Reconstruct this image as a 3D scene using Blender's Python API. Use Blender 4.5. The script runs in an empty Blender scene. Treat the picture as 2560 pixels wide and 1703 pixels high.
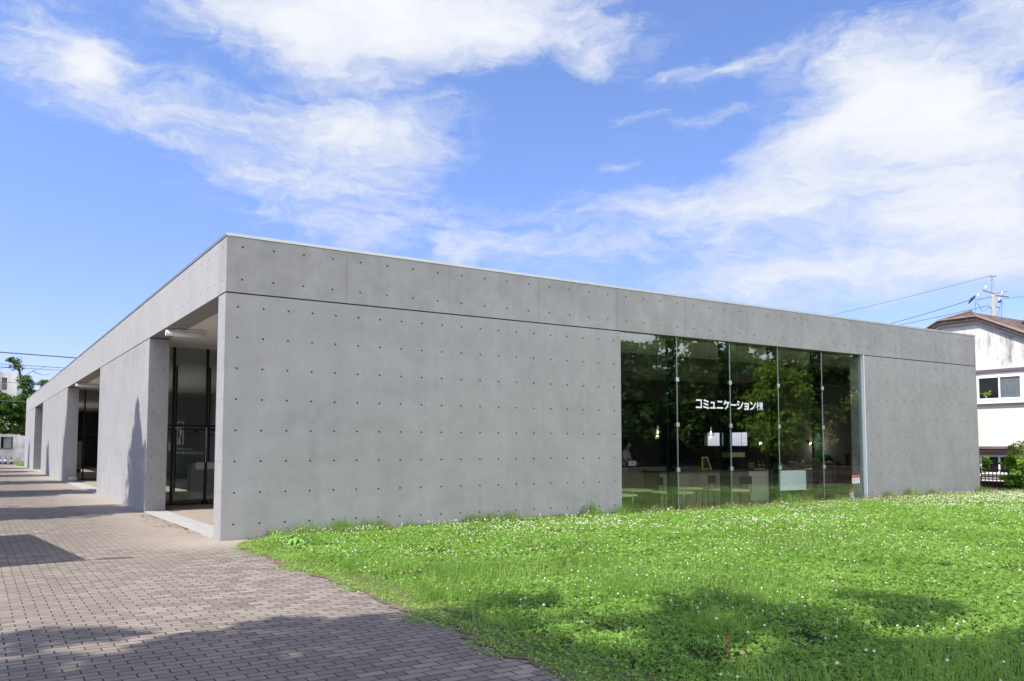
import bpy, math, random
import numpy as np
from mathutils import Vector, Matrix, noise
R_ = math.radians
sc = bpy.context.scene
COL = sc.collection

# ------------------------------------------------------------------ camera
cam_d = bpy.data.cameras.new('camera'); cam = bpy.data.objects.new('camera', cam_d); COL.objects.link(cam)
CAM = Vector((-3.368, -13.622, 1.504)); YAW, PITCH, ROLL = 0.992, 0.066, -0.0004
fw = Vector((math.cos(YAW)*math.cos(PITCH), math.sin(YAW)*math.cos(PITCH), math.sin(PITCH)))
rt = Vector((math.sin(YAW), -math.cos(YAW), 0)); up = rt.cross(fw)
cam.matrix_world = Matrix(((rt.x, up.x, -fw.x, CAM.x), (rt.y, up.y, -fw.y, CAM.y), (rt.z, up.z, -fw.z, CAM.z), (0, 0, 0, 1)))
cam_d.sensor_width = 36.0; cam_d.lens = 2067.56/2560*36.0; cam_d.shift_y = 127.45/2560
cam_d.clip_start = 0.1; cam_d.clip_end = 4000
sc.camera = cam

# ------------------------------------------------------------------ light
SUN_EL, SUN_AZ = 55.0, 176.8          # azimuth: degrees anticlockwise from +x
SUN = Vector((math.cos(R_(SUN_EL))*math.cos(R_(SUN_AZ)), math.cos(R_(SUN_EL))*math.sin(R_(SUN_AZ)), math.sin(R_(SUN_EL))))
SKY_STRENGTH = 0.10
ld = bpy.data.lights.new('sun', 'SUN'); ld.energy = 2.9; ld.angle = R_(0.53); ld.color = (1.0, 0.95, 0.88)
lo = bpy.data.objects.new('sun', ld); COL.objects.link(lo); lo.location = (-30, 0, 30)
lo.rotation_euler = SUN.to_track_quat('Z', 'Y').to_euler()
sc.view_settings.view_transform = 'Standard'; sc.view_settings.look = 'None'
sc.view_settings.exposure = 1.2; sc.view_settings.gamma = 1.0

class NT:
    """small wrapper for building node trees"""
    def __init__(s, nt): s.nt = nt; nt.nodes.clear()
    def n(s, t, ins=None, **kw):
        nd = s.nt.nodes.new(t)
        for k, v in kw.items(): setattr(nd, k, v)
        for k, v in (ins or {}).items():
            sk = nd.inputs[k]
            if isinstance(v, bpy.types.NodeSocket): s.nt.links.new(v, sk)
            else: sk.default_value = v
        return nd
    def m(s, op, a, b=None, c=None, clamp=False):
        nd = s.nt.nodes.new('ShaderNodeMath'); nd.operation = op; nd.use_clamp = clamp
        for i, v in enumerate((a, b, c)):
            if v is None: continue
            if isinstance(v, bpy.types.NodeSocket): s.nt.links.new(v, nd.inputs[i])
            else: nd.inputs[i].default_value = v
        return nd.outputs[0]
    def mix(s, f, a, b, blend='MIX'):
        nd = s.nt.nodes.new('ShaderNodeMix'); nd.data_type = 'RGBA'; nd.blend_type = blend
        for k, v in ((0, f), (6, a), (7, b)):
            if isinstance(v, bpy.types.NodeSocket): s.nt.links.new(v, nd.inputs[k])
            else: nd.inputs[k].default_value = v if k == 0 else (*v[:3], 1)
        return nd.outputs[2]
    def ss(s, v, lo, hi):
        nd = s.nt.nodes.new('ShaderNodeMapRange'); nd.interpolation_type = 'SMOOTHSTEP'
        s.nt.links.new(v, nd.inputs[0]); nd.inputs[1].default_value = lo; nd.inputs[2].default_value = hi
        return nd.outputs[0]
    def noise(s, vec, scale, detail=4, rough=.55, dist=0, out=0):
        nd = s.n('ShaderNodeTexNoise', {'Scale': scale, 'Detail': detail, 'Roughness': rough, 'Distortion': dist})
        if vec is not None: s.nt.links.new(vec, nd.inputs['Vector'])
        return nd.outputs[out]

w = bpy.data.worlds.new("World"); sc.world = w; w.use_nodes = True
T = NT(w.node_tree)
sky = T.n('ShaderNodeTexSky', sky_type='NISHITA')
sky.sun_disc = False; sky.sun_elevation = R_(SUN_EL); sky.sun_rotation = R_(90.0 - SUN_AZ)
sky.altitude = 50; sky.air_density = 1.0; sky.dust_density = 0.6; sky.ozone_density = 2.2
gen = T.n('ShaderNodeTexCoord').outputs['Generated']
sep = T.n('ShaderNodeSeparateXYZ', {0: T.n('ShaderNodeVectorMath', {0: gen}, operation='NORMALIZE').outputs[0]})
DEG = 180/math.pi
az = T.m('MULTIPLY', T.m('ARCTAN2', sep.outputs[1], sep.outputs[0]), DEG)
el = T.m('MULTIPLY', T.m('ARCSINE', sep.outputs[2]), DEG)
uv = T.n('ShaderNodeCombineXYZ', {0: az, 1: el}).outputs[0]
wn = T.n('ShaderNodeMapping', {'Vector': uv, 'Scale': (.13, .26, 1)}).outputs[0]
warp = T.noise(wn, 1.0, 5, .6, 0, 1)
warp2 = T.n('ShaderNodeVectorMath', {0: T.n('ShaderNodeVectorMath', {0: warp, 1: (.5, .5, .5)}, operation='SUBTRACT').outputs[0], 1: (9.0, 4.5, 0)}, operation='MULTIPLY').outputs[0]
uvw = T.n('ShaderNodeVectorMath', {0: uv, 1: warp2}, operation='ADD').outputs[0]
# cloud banks: azimuth, elevation, half sizes, turn, weight (degrees on the sky dome)
BANKS = [(66.76, 29.18, 15.6, 4.34, 177.0, 1.4), (74.55, 26.6, 8.21, 2.11, -168.4, 0.68), (64.22, 27.3, 9.3, 2.77, 176.8, 0.7), (55.39, 27.72, 6.49, 2.11, 169.1, 0.7), (67.48, 21.11, 8.2, 2.99, -179.6, .95), (69.65, 20.71, 5.79, 1.9, -166.3, 0.5), (69.33, 17.0, 8.06, 2.06, -179.9, 0.95), (63.33, 22.19, 3.09, 1.24, 169.1, 0.35), (63.59, 20.3, 2.8, 1.01, 177.6, 0.35), (84.29, 22.28, 2.41, 1.71, -178.1, 0.9), (81.35, 20.84, 9.54, 2.64, -166.9, 0.52), (76.45, 20.31, 5.58, 2.25, -163.1, 0.42), (87.54, 24.12, 4.9, 2.41, -175.1, 0.55), (85.77, 23.2, 6.85, 2.66, -177.9, 0.3), (82.01, 19.34, 6.8, 0.96, -170.1, 0.35), (68.23, 14.1, 4.05, 1.05, -178.0, 0.7), (58.94, 13.66, 4.77, 1.21, 177.6, 0.75), (62.44, 15.15, 5.3, 1.33, 178.5, 0.4), (62.15, 13.5, 1.11, 0.67, 178.3, 0.5), (29.35, 19.66, 10.6, 5.32, 179.4, 1.0), (34.76, 19.03, 7.8, 2.72, 165.7, 0.8), (25.78, 16.33, 7.06, 5.74, -155.5, .5), (38.24, 19.44, 5.9, 1.52, 161.8, 0.4), (38.12, 15.1, 11.11, 2.15, -179.0, .8), (43.81, 15.88, 7.23, 1.42, -178.3, 0.45), (32.58, 11.57, 13.03, 2.74, 178.8, .8), (39.2, 10.91, 9.17, 1.56, -178.6, .65), (26.31, 13.18, 6.33, 2.77, -171.2, 0.6), (27.04, 10.43, 6.32, 1.43, 176.9, 0.5), (42.59, 24.4, 4.47, 0.8, 173.2, .72), (38.11, 24.87, 4.25, 1.0, 173.3, .62), (50.15, 26.17, 4.21, 1.6, 178.3, 0.85), (52.56, 25.19, 3.39, 0.7, 177.5, 0.6), (47.13, 21.7, 2.18, 0.42, 170.8, .6), (42.91, 21.69, 2.37, 0.45, 172.1, .62), (49.24, 18.94, 2.21, 0.45, 175.1, .6), (32, 22.3, 5, 2.2, 170, .6), (27.5, 20.5, 4, 3, 175, .4), (33.5, 23.6, 6, 2.2, 168, .4), (61, 12.6, 3.0, .7, 178, .55), (88, 27.5, 5, 1.6, 160, .4), (45.02, 24.73, 1.57, 0.44, 162.9, 0.45), (24.56, 24.57, 2.78, 1.79, -158.3, 0.8), (49.26, 16.66, 11.62, 1.31, 178.4, 0.33), (50.67, 14.33, 11.11, 1.87, 178.7, 0.42), (55.71, 11.72, 14.01, 2.45, -179.7, 0.35), (72.73, 14.67, 6.74, 1.03, -176.1, 0.3),
    (-20, 30, 45, 16, 8, 1.1), (-75, 35, 60, 24, 170, 1.4), (-130, 30, 40, 18, 10, 1.2), (150, 30, 25, 9, 10, .5), (-70, 14, 80, 12, 0, 1.2)]
acc = None
for (a, e, ra, re, ro, wt) in BANKS:
    mp = T.n('ShaderNodeMapping', {'Vector': uvw, 'Location': (a, e, 0), 'Rotation': (0, 0, R_(ro)), 'Scale': (ra*1.24, re*1.38, 1000)}, vector_type='TEXTURE')
    g = T.n('ShaderNodeTexGradient', {0: mp.outputs[0]}, gradient_type='SPHERICAL').outputs['Fac']
    acc = T.m('MULTIPLY', g, wt) if acc is None else T.m('MULTIPLY_ADD', g, wt, acc)
fn = T.n('ShaderNodeMapping', {'Vector': uvw, 'Rotation': (0, 0, R_(8)), 'Scale': (.16, .42, 1)}).outputs[0]
f1 = T.noise(fn, 1.0, 9, .62, .6)
fn2 = T.n('ShaderNodeMapping', {'Vector': uvw, 'Rotation': (0, 0, R_(-14)), 'Scale': (.24, 1.45, 1)}).outputs[0]
f2 = T.noise(fn2, 1.0, 7, .6, .4)
f3 = T.noise(T.n('ShaderNodeMapping', {'Vector': uvw, 'Scale': (.75, 1.25, 1)}).outputs[0], 1.0, 7, .62, .3)
nn = T.m('ADD', T.m('MULTIPLY', T.m('SUBTRACT', f1, .5), 1.8), T.m('MULTIPLY', T.m('SUBTRACT', f2, .5), .85))
nn = T.m('ADD', nn, T.m('MULTIPLY', T.m('SUBTRACT', f3, .5), 1.1))
dens = T.m('MULTIPLY_ADD', nn, T.m('MULTIPLY', T.m('MULTIPLY_ADD', T.ss(acc, 0.0, .35), .60, .25), T.m('MULTIPLY_ADD', T.ss(acc, .45, 1.1), -.35, 1.0)), acc)
alpha = T.ss(dens, .0, 1.30)
alpha = T.m('POWER', alpha, .95)
skyc = T.mix(1.0, sky.outputs[0], T.mix(T.ss(el, 2.0, 26.0), (.66, .66, .99), (.76, .80, 1.03)), 'MULTIPLY')
# unseen banks over the lawn side, brightened to fill the shaded front and interior
rear = T.ss(T.m('ADD', T.m('MULTIPLY', sep.outputs[1], -1.0), T.m('MULTIPLY', sep.outputs[0], .1)), .05, .55)
cl = T.mix(T.ss(dens, .65, 1.9), (3.2, 3.45, 4.05), (4.25, 4.33, 4.45))
cl = T.mix(rear, cl, (11.8, 11.9, 12.0))
mixc = T.mix(T.m('MULTIPLY', alpha, .96), skyc, cl)
bg = T.n('ShaderNodeBackground', {'Color': mixc, 'Strength': SKY_STRENGTH})
T.n('ShaderNodeOutputWorld', {'Surface': bg.outputs[0]})

# ------------------------------------------------------------------ materials
def mat(name):
    m = bpy.data.materials.new(name); m.use_nodes = True
    return m, NT(m.node_tree)
def pbsdf(T, col, rough=.7, metal=0, spec=.3, normal=None, **kw):
    b = T.n('ShaderNodeBsdfPrincipled', {'Roughness': rough, 'Metallic': metal, 'Specular IOR Level': spec})
    if isinstance(col, bpy.types.NodeSocket): T.nt.links.new(col, b.inputs['Base Color'])
    else: b.inputs['Base Color'].default_value = (*col, 1)
    if normal is not None: T.nt.links.new(normal, b.inputs['Normal'])
    for k, v in kw.items(): b.inputs[k].default_value = v
    return b.outputs[0]
def out(T, sh): T.n('ShaderNodeOutputMaterial', {'Surface': sh})
def obco(T): return T.n('ShaderNodeTexCoord').outputs['Object']
def simple(name, col, rough=.6, metal=0, spec=.3, var=.12, scale=6.0, bump=0.0):
    m, T = mat(name); c = obco(T)
    n = T.noise(c, scale, 5, .6)
    f = T.ss(n, .3, .7)
    d = tuple(x*(1-var) for x in col); l = tuple(min(1, x*(1+var)) for x in col)
    nm = None
    if bump: nm = T.n('ShaderNodeBump', {'Strength': bump, 'Distance': .02, 'Height': T.noise(c, scale*6, 4)}).outputs[0]
    out(T, pbsdf(T, T.mix(f, d, l), rough, metal, spec, nm)); return m
def glow(name, col, s):
    m, T = mat(name); out(T, T.n('ShaderNodeEmission', {'Color': (*col, 1), 'Strength': s}).outputs[0]); return m

def concrete(name, du, dv, base=(.352, .346, .346), lines=0, mott=1.0):
    """fair-faced concrete; form-tie holes sit where the UV (in tie units) is a half integer"""
    m, T = mat(name)
    tc = T.n('ShaderNodeTexCoord'); c = tc.outputs['Object']; uvs = T.n('ShaderNodeSeparateXYZ', {0: tc.outputs['UV']})
    u, v = uvs.outputs[0], uvs.outputs[1]
    n1 = T.noise(c, .9, 6, .62, .3); n2 = T.noise(c, 3.3, 7, .66, .5)
    st = T.n('ShaderNodeMapping', {'Vector': c, 'Scale': (5.0, 5.0, .45)}).outputs[0]
    n3 = T.noise(st, 1.0, 5, .6); n4 = T.noise(c, 60, 3, .6)
    k = T.m('ADD', T.m('MULTIPLY', T.m('SUBTRACT', n1, .5), .34*mott), T.m('MULTIPLY', T.m('SUBTRACT', n2, .5), .26*mott))
    k = T.m('ADD', k, T.m('MULTIPLY', T.m('SUBTRACT', n3, .5), .16))
    k = T.m('ADD', k, T.m('MULTIPLY', T.m('SUBTRACT', n4, .5), .10))
    k = T.m('ADD', k, 1.0)
    # small blow holes
    vo = T.n('ShaderNodeTexVoronoi', {'Vector': c, 'Scale': 9.0, 'Randomness': 1.0}, feature='F1')
    pit = T.m('MULTIPLY', T.m('LESS_THAN', vo.outputs['Distance'], .035), T.m('GREATER_THAN', T.noise(c, 2.0, 2), .52))
    k = T.m('MULTIPLY', k, T.m('MULTIPLY_ADD', pit, -.35, 1.0))
    # ties
    fu = T.m('MULTIPLY', T.m('SUBTRACT', T.m('FRACT', u), .5), du); fv = T.m('MULTIPLY', T.m('SUBTRACT', T.m('FRACT', v), .5), dv)
    d = T.m('SQRT', T.m('ADD', T.m('MULTIPLY', fu, fu), T.m('MULTIPLY', fv, fv)))
    hole = T.m('SUBTRACT', 1.0, T.ss(d, .0135, .0175))
    ring = T.m('SUBTRACT', 1.0, T.ss(d, .015, .028))
    k = T.m('MULTIPLY', k, T.m('MULTIPLY_ADD', ring, -.10, 1.0))
    if lines:
        lu = T.m('MULTIPLY', T.m('ABSOLUTE', T.m('SUBTRACT', T.m('FRACT', T.m('MULTIPLY_ADD', u, 1/lines, .5)), .5)), du*lines)
        ln = T.m('SUBTRACT', 1.0, T.ss(lu, .002, .008))
        lw = T.m('SUBTRACT', 1.0, T.ss(lu, .0, .05))
        k = T.m('MULTIPLY', k, T.m('MULTIPLY_ADD', ln, -.16, 1.0))
        k = T.m('MULTIPLY', k, T.m('MULTIPLY_ADD', T.m('MULTIPLY', lw, n3), -.12, 1.0))
    else:
        lv = T.m('MULTIPLY', T.m('ABSOLUTE', T.m('SUBTRACT', T.m('FRACT', T.m('MULTIPLY_ADD', v, .25, .5)), .5)), dv*4)
        k = T.m('MULTIPLY', k, T.m('MULTIPLY_ADD', T.m('SUBTRACT', 1.0, T.ss(lv, .002, .006)), .035, 1.0))
        lv = T.m('MULTIPLY', T.m('ABSOLUTE', T.m('SUBTRACT', T.m('FRACT', T.m('MULTIPLY_ADD', u, .2, .5)), .5)), du*5)
        k = T.m('MULTIPLY', k, T.m('MULTIPLY_ADD', T.m('MULTIPLY', T.m('SUBTRACT', 1.0, T.ss(lv, .002, .007)), T.ss(n1, .35, .6)), -.05, 1.0))
    tint = T.mix(T.ss(n2, .35, .7), tuple(base), (base[0]*.985, base[1]*1.0, base[2]*1.02))
    col = T.n('ShaderNodeVectorMath', {0: tint, 'Scale': k}, operation='SCALE').outputs[0]
    col = T.mix(hole, col, (.035, .035, .035))
    hgt = T.m('ADD', T.m('MULTIPLY', hole, -1.0), T.m('MULTIPLY', T.m('ADD', n4, T.m('MULTIPLY', n2, .6)), .05))
    nb = T.n('ShaderNodeBump', {'Strength': .6, 'Distance': .012, 'Height': hgt}).outputs[0]
    out(T, pbsdf(T, col, .75, 0, .25, nb)); return m

M = {}
M['panel'] = concrete('fair_faced_concrete', .418, .5025, mott=1.3)
M['lintel'] = concrete('fair_faced_concrete_beam', .5157, .537, (.340, .334, .333), 4, 1.9)
M['side'] = concrete('fair_faced_concrete_side', .53, .537, (.378, .370, .360), 4, .9)
M['alu'] = simple('coping_aluminium', (.40, .425, .44), .35, .6, .5, .04, 3)
M['strip'] = simple('jamb_aluminium', (.88, .9, .93), .35, .0, .5, .03, 3)
M['seal'] = simple('glass_seal', (.40, .42, .44), .35, .3, .5)
M['joint'] = simple('joint_dark', (.02, .021, .022), .8)
M['soffit'] = simple('painted_board', (.74, .73, .71), .7, 0, .2, .03, 2)
M['steel'] = simple('dark_steel', (.018, .02, .021), .4, .5, .5)
M['sill'] = simple('pale_sill_concrete', (.385, .38, .37), .7, 0, .3, .12, 5, .2)
M['white'] = simple('white_paint', (.8, .8, .8), .45, 0, .4, .02)
M['letter'] = simple('white_vinyl', (.86, .88, .9), .5, 0, .3, .01)
M['roofslab'] = simple('roof_slab', (.25, .25, .25), .8)
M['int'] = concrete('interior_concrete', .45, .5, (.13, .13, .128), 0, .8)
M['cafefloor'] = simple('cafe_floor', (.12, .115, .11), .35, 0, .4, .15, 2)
M['chrome'] = simple('steel_plate', (.62, .62, .6), .3, .7, .5, .03)
M['lamp'] = simple('lamp_shade_white', (.82, .82, .8), .35, 0, .4, .02)

def glass_mat(name, tint, refl=.06, gain=1.0):
    m, T = mat(name)
    lw = T.n('ShaderNodeLayerWeight', {'Blend': .5})
    f = T.m('MULTIPLY_ADD', T.m('POWER', lw.outputs['Facing'], 4.5), gain, refl, clamp=True)
    tr = T.n('ShaderNodeBsdfTransparent', {'Color': (*tint, 1)})
    wob = T.n('ShaderNodeBump', {'Strength': .012, 'Distance': .05, 'Height': T.noise(obco(T), .6, 2)}).outputs[0]
    gl = T.n('ShaderNodeBsdfGlossy', {'Color': (.96, 1, .97, 1), 'Roughness': 0.0, 'Normal': wob})
    out(T, T.n('ShaderNodeMixShader', {0: f, 1: tr.outputs[0], 2: gl.outputs[0]}).outputs[0]); return m
M['glass'] = glass_mat('window_glass', (.945, .975, .955), .095, .8)
M['finglass'] = glass_mat('fin_glass', (.35, .48, .45), .05)
M['doorglass'] = glass_mat('door_glass', (.92, .95, .94), .03, .7)

# paving
def paver():
    m, T = mat('brick_paving'); c = obco(T)
    wob = T.n('ShaderNodeVectorMath', {0: c, 1: T.n('ShaderNodeVectorMath', {0: T.n('ShaderNodeVectorMath', {0: T.noise(c, 1.1, 3, .5, 0, 1), 1: (.5, .5, .5)}, operation='SUBTRACT').outputs[0], 'Scale': .012}, operation='SCALE').outputs[0]}, operation='ADD').outputs[0]
    br = T.n('ShaderNodeTexBrick', {'Vector': wob, 'Color1': (.0, .0, .0, 1), 'Color2': (1, 1, 1, 1), 'Mortar': (0, 0, 0, 1), 'Scale': 1.0, 'Mortar Size': .0062, 'Mortar Smooth': .35, 'Bias': 0.0, 'Brick Width': .2, 'Row Height': .1}, offset=.5)
    rnd = br.outputs['Color']; mort = br.outputs['Fac']
    n1 = T.noise(c, .45, 5, .6); n2 = T.noise(c, 5, 5, .6); n3 = T.noise(c, 130, 3, .7)
    base = T.mix(rnd, (.152, .124, .103), (.300, .252, .211))
    base = T.mix(T.ss(n1, .35, .7), base, (.198, .167, .142))
    base = T.mix(T.m('MULTIPLY', T.ss(n2, .45, .75), .35), base, (.30, .275, .25))
    base = T.mix(T.m('MULTIPLY', T.ss(n3, .5, .75), .35), base, (.12, .115, .115))
    x = T.n('ShaderNodeSeparateXYZ', {0: c})
    # sand and dust washed against the building and its entrances
    dist = T.m('MULTIPLY', T.ss(T.m('MULTIPLY_ADD', T.m('SUBTRACT', n1, .5), 1.6, x.outputs[0]), -1.9, .0), T.ss(T.m('MULTIPLY_ADD', T.m('SUBTRACT', n2, .5), 1.2, x.outputs[1]), -1.6, -.2))
    col = T.mix(T.m('MULTIPLY', dist, .7), base, (.38, .325, .27))
    mossy = T.mix(T.ss(T.noise(c, 2.2, 4), .45, .6), (.040, .034, .029), (.055, .05, .024))
    mossy = T.mix(T.m('MULTIPLY', dist, .75), mossy, (.30, .26, .215))
    col = T.mix(mort, col, mossy)
    far = T.ss(x.outputs[1], 2, 25)
    h = T.m('ADD', T.m('MULTIPLY', mort, -1.0), T.m('ADD', T.m('MULTIPLY', rnd, .25), T.m('MULTIPLY', n3, .12)))
    nb = T.n('ShaderNodeBump', {'Strength': .8, 'Distance': .006, 'Height': h}).outputs[0]
    out(T, pbsdf(T, col, .85, 0, .25, nb)); return m
M['paver'] = paver()
def soil(name, cols, s=3.0, bump=.5):
    m, T = mat(name); c = obco(T)
    n = T.noise(c, s, 7, .65); n2 = T.noise(c, s*9, 5, .65); n3 = T.noise(c, s*.12, 4)
    col = T.mix(T.ss(n, .35, .65), cols[0], cols[1]); col = T.mix(T.ss(n2, .45, .7), col, cols[2]); col = T.mix(T.m('MULTIPLY', T.ss(n3, .4, .7), .5), col, cols[1])
    nb = T.n('ShaderNodeBump', {'Strength': bump, 'Distance': .05, 'Height': n2}).outputs[0]
    out(T, pbsdf(T, col, .9, 0, .1, nb)); return m
M['lawnsoil'] = soil('lawn_ground', ((.018, .036, .008), (.03, .05, .012), (.10, .075, .045)), 3)
M['earth'] = soil('earth', ((.16, .12, .085), (.22, .175, .125), (.11, .085, .06)), 2)
M['sand'] = soil('sandy_ground', ((.42, .34, .24), (.48, .39, .28), (.36, .29, .2)), .8, .2)
M['asphalt'] = soil('pale_asphalt', ((.2, .195, .185), (.24, .235, .225), (.17, .165, .155)), 1.5, .2)

def leafmat(name, c0, c1, c2, trans=.35, rough=.55):
    m, T = mat(name)
    a = T.n('ShaderNodeAttribute', attribute_name='rnd').outputs['Fac']
    col = T.mix(T.ss(a, .05, .75), c0, c1); col = T.mix(T.ss(a, .78, 1.0), col, c2)
    p = pbsdf(T, col, rough, 0, .35)
    tcol = T.mix(.5, col, (c1[0]*1.5, c1[1]*1.45, c1[2]*.8))
    t = T.n('ShaderNodeBsdfTranslucent', {'Color': tcol}).outputs[0]
    out(T, T.n('ShaderNodeMixShader', {0: trans, 1: p, 2: t}).outputs[0]); return m
M['clover'] = leafmat('clover_leaf', (.125, .265, .042), (.275, .475, .09), (.37, .51, .16), .42)
M['blade'] = leafmat('grass_blade', (.125, .245, .045), (.265, .44, .09), (.42, .46, .20), .42)
M['flower'] = simple('clover_flower', (.64, .565, .475), .8, 0, .1, .12, 40)
M['drygrass'] = leafmat('dry_grass', (.26, .22, .10), (.34, .30, .14), (.4, .33, .2), .3)
M['leaf'] = leafmat('broad_leaf', (.032, .085, .011), (.070, .155, .018), (.125, .22, .035), .35)
M['leafdark'] = leafmat('evergreen_leaf', (.028, .075, .011), (.072, .16, .020), (.135, .24, .034), .38)
M['leafyel'] = leafmat('yellow_green_leaf', (.13, .25, .02), (.25, .40, .04), (.33, .45, .09), .45)
M['bark'] = simple('bark', (.10, .08, .065), .9, 0, .1, .3, 12, .6)

# ------------------------------------------------------------------ mesh helpers
class MB:
    def __init__(s): s.v = []; s.f = []; s.mi = []; s.uv = []
    def face(s, pts, mi=0, uv=None):
        b = len(s.v); s.v += [tuple(p) for p in pts]; s.f.append(tuple(range(b, b+len(pts)))); s.mi.append(mi); s.uv.append(uv)
    def box(s, x0, x1, y0, y1, z0, z1, mi=0, tie=None, rot=0, piv=None):
        """tie=(u0x,dux,u0y,duy,v0,dv): UV in tie units, u along x on the y faces and along y on the x faces"""
        P = [(x0,y0,z0),(x1,y0,z0),(x1,y1,z0),(x0,y1,z0),(x0,y0,z1),(x1,y0,z1),(x1,y1,z1),(x0,y1,z1)]
        for idx, ax in (((0,1,5,4),'y'),((1,2,6,5),'x'),((2,3,7,6),'y'),((3,0,4,7),'x'),((4,5,6,7),'z'),((3,2,1,0),'z')):
            pts = [P[i] for i in idx]; uv = None
            if tie:
                u0x,dux,u0y,duy,v0,dv = tie
                if ax == 'y': uv = [((p[0]-u0x)/dux+.5, (p[2]-v0)/dv+.5) for p in pts]
                elif ax == 'x': uv = [((p[1]-u0y)/duy+.5, (p[2]-v0)/dv+.5) for p in pts]
                else: uv = [(0, 0)]*4
            if rot:
                c, sn = math.cos(rot), math.sin(rot); px, py = piv
                pts = [(px+(p[0]-px)*c-(p[1]-py)*sn, py+(p[0]-px)*sn+(p[1]-py)*c, p[2]) for p in pts]
            s.face(pts, mi, uv)
        return s
    def tube(s, path, r, n=8, mi=0, cap=True):
        path = [Vector(p) for p in path]; rr = r if isinstance(r, (list, tuple)) else [r]*len(path)
        rings = []; prev = None
        for i, p in enumerate(path):
            d = (path[min(i+1, len(path)-1)]-path[max(i-1, 0)]).normalized()
            a = Vector((0,0,1)) if abs(d.z) < .95 else Vector((1,0,0))
            if prev is not None: a = prev
            x = (a - d*a.dot(d)).normalized(); y = d.cross(x); prev = x
            b = len(s.v)
            for k in range(n):
                t = 2*math.pi*k/n; s.v.append(tuple(p + (x*math.cos(t)+y*math.sin(t))*rr[i]))
            rings.append(b)
        for i in range(len(rings)-1):
            for k in range(n):
                s.f.append((rings[i]+k, rings[i]+(k+1)%n, rings[i+1]+(k+1)%n, rings[i+1]+k)); s.mi.append(mi); s.uv.append(None)
        if cap:
            s.f.append(tuple(rings[0]+k for k in reversed(range(n)))); s.mi.append(mi); s.uv.append(None)
            s.f.append(tuple(rings[-1]+k for k in range(n))); s.mi.append(mi); s.uv.append(None)
        return s
    def lathe(s, c, prof, n=16, mi=0):
        """prof: (radius, z) from bottom to top about the vertical through c"""
        rings = []
        for r, z in prof:
            rings.append(len(s.v))
            for k in range(n):
                t = 2*math.pi*k/n; s.v.append((c[0]+r*math.cos(t), c[1]+r*math.sin(t), c[2]+z))
        for i in range(len(rings)-1):
            for k in range(n):
                s.f.append((rings[i]+k, rings[i]+(k+1)%n, rings[i+1]+(k+1)%n, rings[i+1]+k)); s.mi.append(mi); s.uv.append(None)
        for b, rev in ((rings[0], True), (rings[-1], False)):
            ix = [b+k for k in range(n)]
            s.f.append(tuple(reversed(ix)) if rev else tuple(ix)); s.mi.append(mi); s.uv.append(None)
        return s
    def prism(s, poly, axis, a, b, mi=0):
        """extrude 2-D polygon along axis ('x','y','z') from a to b"""
        def P(p, t): return (t, p[0], p[1]) if axis == 'x' else ((p[0], t, p[1]) if axis == 'y' else (p[0], p[1], t))
        n = len(poly)
        s.face([P(p, a) for p in poly], mi); s.face([P(p, b) for p in reversed(poly)], mi)
        for i in range(n):
            q, r = poly[i], poly[(i+1) % n]; s.face([P(q, a), P(q, b), P(r, b), P(r, a)], mi)
        return s
    def obj(s, name, mats, parent=None, smooth=False, bevel=0):
        me = bpy.data.meshes.new(name); me.from_pydata(s.v, [], s.f)
        if not isinstance(mats, (list, tuple)): mats = [mats]
        for m in mats: me.materials.append(m)
        me.polygons.foreach_set('material_index', s.mi)
        if any(u is not None for u in s.uv):
            ul = me.uv_layers.new(name='UVMap'); flat = []
            for f, u in zip(s.f, s.uv): flat += [c for p in (u or [(0, 0)]*len(f)) for c in p]
            ul.data.foreach_set('uv', flat)
        me.update()
        import bmesh as _b
        bm = _b.new(); bm.from_mesh(me)
        if bevel or smooth: _b.ops.remove_doubles(bm, verts=bm.verts, dist=1e-5)
        _b.ops.recalc_face_normals(bm, faces=bm.faces); bm.to_mesh(me); bm.free()
        if smooth: me.polygons.foreach_set('use_smooth', [True]*len(me.polygons))
        o = bpy.data.objects.new(name, me); COL.objects.link(o)
        if parent: o.parent = parent
        if bevel:
            b = o.modifiers.new('bevel', 'BEVEL'); b.width = bevel; b.segments = 2; b.limit_method = 'ANGLE'
        return o
def tag(o, label, cat, group=None, kind=None):
    o['label'] = label; o['category'] = cat
    if group: o['group'] = group
    if kind: o['kind'] = kind
    return o
def struct(o, kind='structure'): o['kind'] = kind; return o
def thing(name, label, cat, loc=(0, 0, 0), rz=0, group=None):
    o = bpy.data.objects.new(name, None); COL.objects.link(o); o.location = loc; o.rotation_euler = (0, 0, rz)
    o.empty_display_size = .2
    return tag(o, label, cat, group)
def dup(root, loc, rz, label):
    r = root.copy(); COL.objects.link(r); r.location = loc; r.rotation_euler = (0, 0, rz); r['label'] = label
    for ch in list(root.children):
        c = ch.copy(); COL.objects.link(c); c.parent = r
        for g in list(ch.children):
            d = g.copy(); COL.objects.link(d); d.parent = c
    return r
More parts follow.
